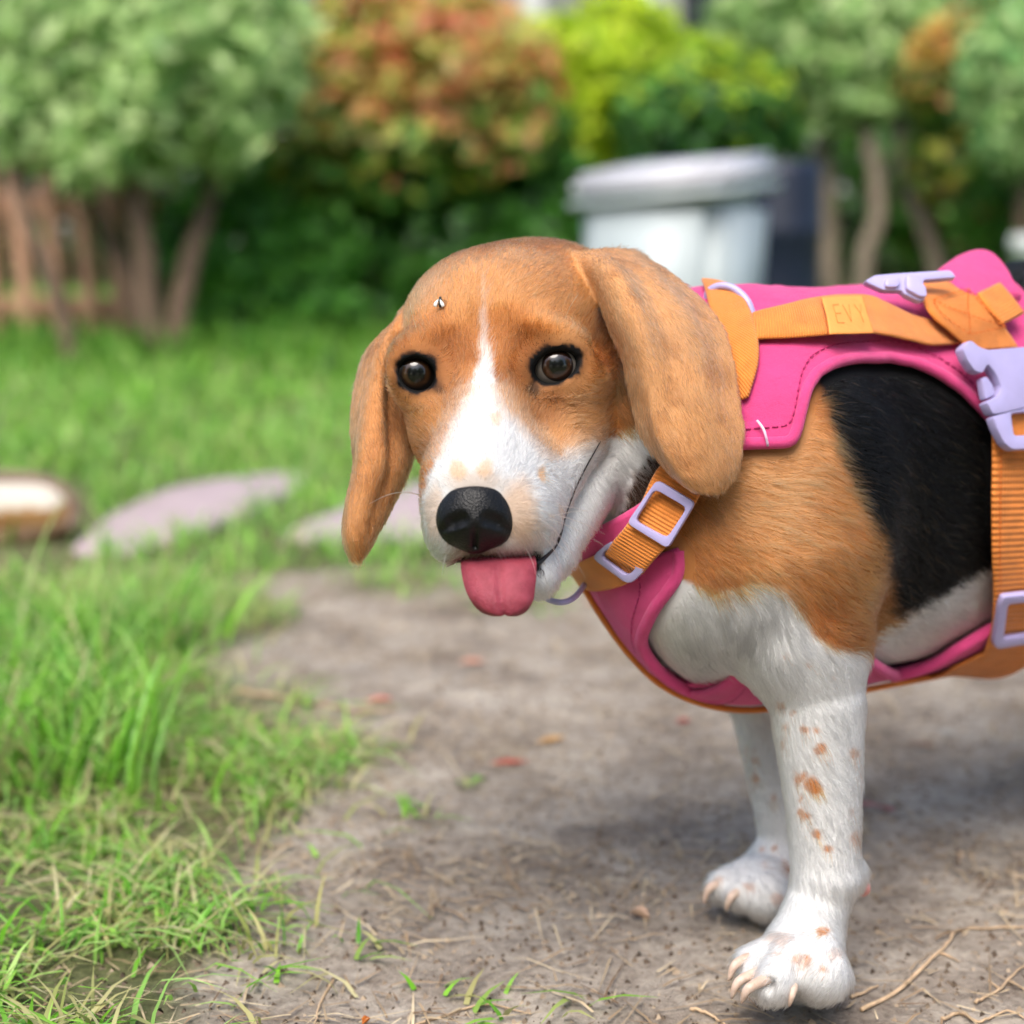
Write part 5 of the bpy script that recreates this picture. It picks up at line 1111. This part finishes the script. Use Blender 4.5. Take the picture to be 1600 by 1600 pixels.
# small tufts on the bare soil, each a thing of its own
for (x, y, k, hh, lab) in [(770, 1572, 14, .030, 'small star shaped green grass tuft at the bottom centre'), (898, 1570, 9, .034, 'upright green grass tuft right of the star shaped one'), (655, 1272, 16, .034, 'flat green weed tuft at the middle of the path edge'),
                           (565, 1492, 12, .026, 'flattened green and dry grass tuft left of the star shaped one'), (690, 1552, 6, .022, 'thin pale grass sprig beside the star shaped tuft'), (740, 1222, 9, .022, 'faint green sprig on the soil beyond the weed tuft'), (430, 1540, 12, .026, 'green grass tuft at the bottom left near the straw')]:
    hh *= .5; k = max(4, int(k * .6)); b = ground_pt(x, y); b[2] = float(ground_z(b)); p = b + rng.normal(0, .007, (k, 3)) * [1, 1, 0]; V, Fc, Cc = blades(p, rng.uniform(.7, 1.2, k) * hh, rng.uniform(.0020, .0038, k), rng.uniform(.7, 1.9, k), cmix(GRN[:4] + DRY[:2], k))
    o = add_at('grass_tuft', V, Fc, m_grass, None, b, attrs={'tint': Cc}); tag(o, lab, 'grass tuft', 'grass tufts on the path')

# ================================================================== litter on the soil
m_tint, n_, l_, b_ = mat('dry_litter'); at = n_.new('ShaderNodeAttribute'); at.attribute_name = 'tint'; l_.new(at.outputs['Color'], b_.inputs['Base Color']); b_.inputs['Roughness'].default_value = .9; b_.inputs['Specular IOR Level'].default_value = .2
p = scatter(6500, -.5, .5, .55, 1.7, lambda p: inview(p) * (.25 + .75 * sstep(.42, .62, fbm(p + 3, 11, 2))) * np.clip(.85 / p[:, 1], .2, 1)); n = len(p); C = cmix([(176, 156, 126), (200, 182, 150), (150, 126, 98), (122, 100, 78)], n)
V, Fc, Cc = blades(p + [0, 0, .0008], rng.uniform(.06, 1, n) ** 2.0 * .018 + .003, rng.uniform(.0006, .0015, n), np.full(n, 2.4), C, .9); V[:, 2] = np.minimum(V[:, 2], ground_z(V) + .004); stuff('straw_litter', 'dry straw and grass clippings scattered on the soil path', 'straw', V, Fc, Cc, m_tint)
p = scatter(15000, -.45, .45, .58, 1.5, lambda p: inview(p) * np.clip(.8 / p[:, 1], .15, 1) ** 1.5); n = len(p); s = (rng.random(n) ** 2.2 * .0028 + .0007)
tv = np.array([[1, 0, -.3], [-.5, .87, -.3], [-.5, -.87, -.3], [0, 0, .7], [.3, .9, .2]]); V = (p[:, None] + (tv[None] * rng.uniform(.5, 1.3, (n, 5, 3))) * s[:, None, None]).reshape(-1, 3); i = np.arange(n)[:, None] * 5
Fc = np.concatenate([i + f for f in ([0, 1, 3], [1, 2, 3], [2, 0, 3], [0, 4, 1], [0, 3, 4])]); C = cmix([(112, 98, 84), (140, 124, 106), (92, 78, 66), (170, 152, 130), (80, 68, 58)], n); stuff('soil_crumbs', 'small soil crumbs and grit on the path', 'soil', V, Fc, np.repeat(C, 5, 0), m_tint)
# fallen leaves, one by one
def leaf_thing(x, y, L, wd, ang, col, lab, curl=.35, tilt=.1):
    b = ground_pt(x, y); b[2] = float(ground_z(b)) + .002; t = np.linspace(0, 1, 9)[:, None]; wob = rng.uniform(.65, 1.15, (9, 2)); u = np.linspace(-1, 1, 7)[None]
    L *= .8; wd *= .8; prof = np.sin(np.pi * np.clip(t, .02, .98)) ** .8; X = (t - .5) * L + 0 * u; Y = u * prof * wd * .36 * np.where(u < 0, wob[:, :1], wob[:, 1:]); Z = curl * wd * (u ** 2 * prof * .5) + curl * L * .25 * (t - .5) ** 2 + tilt * (Y + wd * .5) + 0 * X
    a = math.radians(ang); g = np.stack([X * math.cos(a) - Y * math.sin(a), X * math.sin(a) + Y * math.cos(a), Z], -1) + b; V, Fc, UV = slab(g, .0004, toward=np.array([0, 0, 1.]))
    o = add_at('fallen_leaf', V, Fc, simple('dead_leaf', tuple(np.array(lin(col)[:3]) * .7), .7, .3, 120, .4, .001), None, b); tag(o, lab, 'leaf', 'fallen leaves on the path')
for a in [(795, 1192, .030, .011, 8, (206, 112, 90), 'orange red fallen leaf lying in the middle of the path'), (862, 1160, .026, .010, 30, (214, 160, 84), 'yellow orange fallen leaf touching the red one on the path'), (592, 1090, .024, .014, 12, (222, 140, 118), 'blurred salmon red leaf at the left of the path'),
          (738, 1036, .024, .016, 5, (212, 152, 126), 'blurred orange leaf on the far part of the path'), (1068, 1134, .014, .012, 20, (170, 84, 70), 'small dark red leaf left of the far front leg'), (1352, 1268, .018, .009, 0, (206, 140, 136), 'pink fallen petal just right of the near front leg'),
          (1382, 1270, .016, .009, -40, (196, 128, 124), 'second pink petal, slightly farther right of the near leg'), (1000, 1432, .013, .010, 150, (206, 172, 146), 'pale curled leaf on the soil left of the far paw', 1.2), (566, 1190, .022, .012, 10, (222, 206, 178), 'cream dry leaf at the end of the short grass'),
          (572, 1592, .007, .006, 60, (214, 120, 40), 'tiny bright orange leaf at the bottom edge', 1.0), (172, 1468, .009, .007, 30, (220, 150, 110), 'tiny salmon leaf in the trodden grass at the lower left'), (1440, 1160, .022, .008, -20, (150, 116, 90), 'brown strip of dead leaf on the path behind the near leg'),
          (1480, 1145, .012, .010, 20, (210, 204, 194), 'pale pebble like leaf scrap on the path under the belly'), (925, 938, .020, .014, 0, (214, 158, 130), 'blurred orange leaf beyond the chin')]: leaf_thing(*a)
# twigs
m_twig = simple('twig_wood', lin((188, 160, 128)), .85, .25, 160, .5, .0008)
def twig(paths, lab):
    parts = []; b = None
    for pts, r in paths:
        w = np.array([ground_pt(x, y) for x, y in pts]); w[:, 2] = ground_z(w) + r * 1.2; q = crom(w, 26); q[:, 2] += np.abs(rng.normal(0, r * .5, 26)); q = q + (np.stack([fbm(q + 3, 130, 2), fbm(q + 8, 130, 2), 0 * q[:, 0]], -1) - [.5, .5, 0]) * .002
        parts.append(tube(q, np.linspace(r, r * .45, 26), 7)); b = w[0] if b is None else b
    V, Fc = joinm(parts); o = add_at('twig', V, Fc, m_twig, None, b); tag(o, lab, 'twig', 'twigs on the path')
twig([([(1346, 1572), (1400, 1540), (1450, 1502), (1482, 1472), (1500, 1452), (1560, 1450), (1640, 1446)], .0011), ([(1468, 1486), (1500, 1502)], .0007)], 'long bent pale twig lying right of the near paw')
twig([([(1330, 1552), (1355, 1540), (1372, 1528)], .0009)], 'short straight twig between the near paw and the long bent twig')
twig([([(1525, 1565), (1560, 1545), (1590, 1520), (1612, 1500)], .0008), ([(1560, 1545), (1545, 1530)], .0006), ([(1575, 1530), (1600, 1545)], .0006)], 'branched pale rootlet near the lower right corner')
twig([([(1470, 1590), (1500, 1578), (1530, 1590), (1570, 1580), (1610, 1592)], .0009)], 'wavy pale rootlet on the bottom edge at the right')
twig([([(520, 1530), (505, 1560), (490, 1605)], .0008)], 'thin upright straw stalk at the bottom left')
twig([([(640, 1590), (700, 1574), (760, 1562), (830, 1578)], .0007)], 'thin straw twig under the star shaped tuft')
twig([([(1080, 1570), (1110, 1582), (1140, 1598)], .0009)], 'small bark strip twig in front of the near paw')
twig([([(370, 1075), (470, 1090), (560, 1105), (620, 1108)], .0016)], 'blurred pale stalk across the left of the path')
# fly on the forehead
q = cast; fp = None
dd0 = np.array([(692 - 800) / F, (800 - 476) / F, 1.0]); t = .60
for _ in range(60): t += float(B.ev(dd0[None] * t)[0]) * .8
fc = dd0 * t; fnv = grad(lambda p: B.ev(p), fc[None])[0]; fw = to_world(fc + fnv * .0022); fl = empty('fly', fw, 'tiny black and white fly sitting on the forehead of the beagle', 'fly')
m_fly = simple('fly_black', (.015, .014, .014), .4, .1, 300, 0); m_wing = simple('fly_wing', (.75, .74, .72), .3, .1, 300, 0)
upw = np.array([0, ST, CT]); rt = np.array([1., 0, 0]); nw = to_world(fnv) - to_world(np.zeros(3))
for nm, off, sc_ in (('head', upw * .0017, (.0006, .0006, .0006)), ('thorax', upw * .0006, (.0009, .0008, .0011)), ('abdomen', -upw * .0010, (.0008, .0008, .0013))):
    V, Fc = uvsphere((0, 0, 0), 1.0, 12, 8); V = V * np.array(sc_); mesh_obj(nm, V + fw + off, Fc, m_fly, fl)
for s_ in (-1, 1):
    g = np.array([[fw + upw * .0006 + nw * .0009 + rt * s_ * .0003, fw + upw * .0004 + nw * .0010 + rt * s_ * .0007], [fw - upw * .0012 + nw * .0012 + rt * s_ * .0006, fw - upw * .0010 + nw * .0012 + rt * s_ * .0020], [fw - upw * .0026 + nw * .0010 + rt * s_ * .0012, fw - upw * .0022 + nw * .0010 + rt * s_ * .0022]])
    V, Fc, UV = slab(upgrid(g, 6, 4), .00008, toward=nw); mesh_obj('wing', V, Fc, m_wing, fl)
    for k in (-1, 0, 1): V, Fc = tube(np.array([fw + upw * (.0005 * k), fw + upw * .0007 * k + rt * s_ * .0013 + nw * .0004, fw + upw * .001 * k + rt * s_ * .0021 - nw * .0022]), .00012, 5); mesh_obj('leg', V, Fc, m_fly, fl)
# unseen trees, added to shade the horizon and show in the dog's eyes
for k, (x_, y_, h_) in enumerate([(-4.8, -1.4, 3.0), (-2.9, -3.8, 3.2), (-.5, -4.8, 2.9), (2.0, -4.2, 3.3), (4.6, -2.0, 3.2)]):
    shrub('added_tree', ['unseen added tree farthest to the left behind the photographer', 'unseen added tall tree at the left behind the photographer', 'unseen added tree straight behind the photographer', 'tallest unseen added tree behind the photographer', 'unseen added tree farthest to the right behind the photographer'][k],
          [(x_, y_, h_ * .62, 1.25), (x_ - .6, y_ + .2, h_ * .45, .95), (x_ + .7, y_, h_ * .48, 1.0), (x_ + .1, y_ - .3, h_ * .82, .8), (x_ - .2, y_, h_ * .25, .9)], DKG, 2600, .26, group='unseen trees added for the eye reflections', cat='tree', world=True)
make_fur(HPTS)
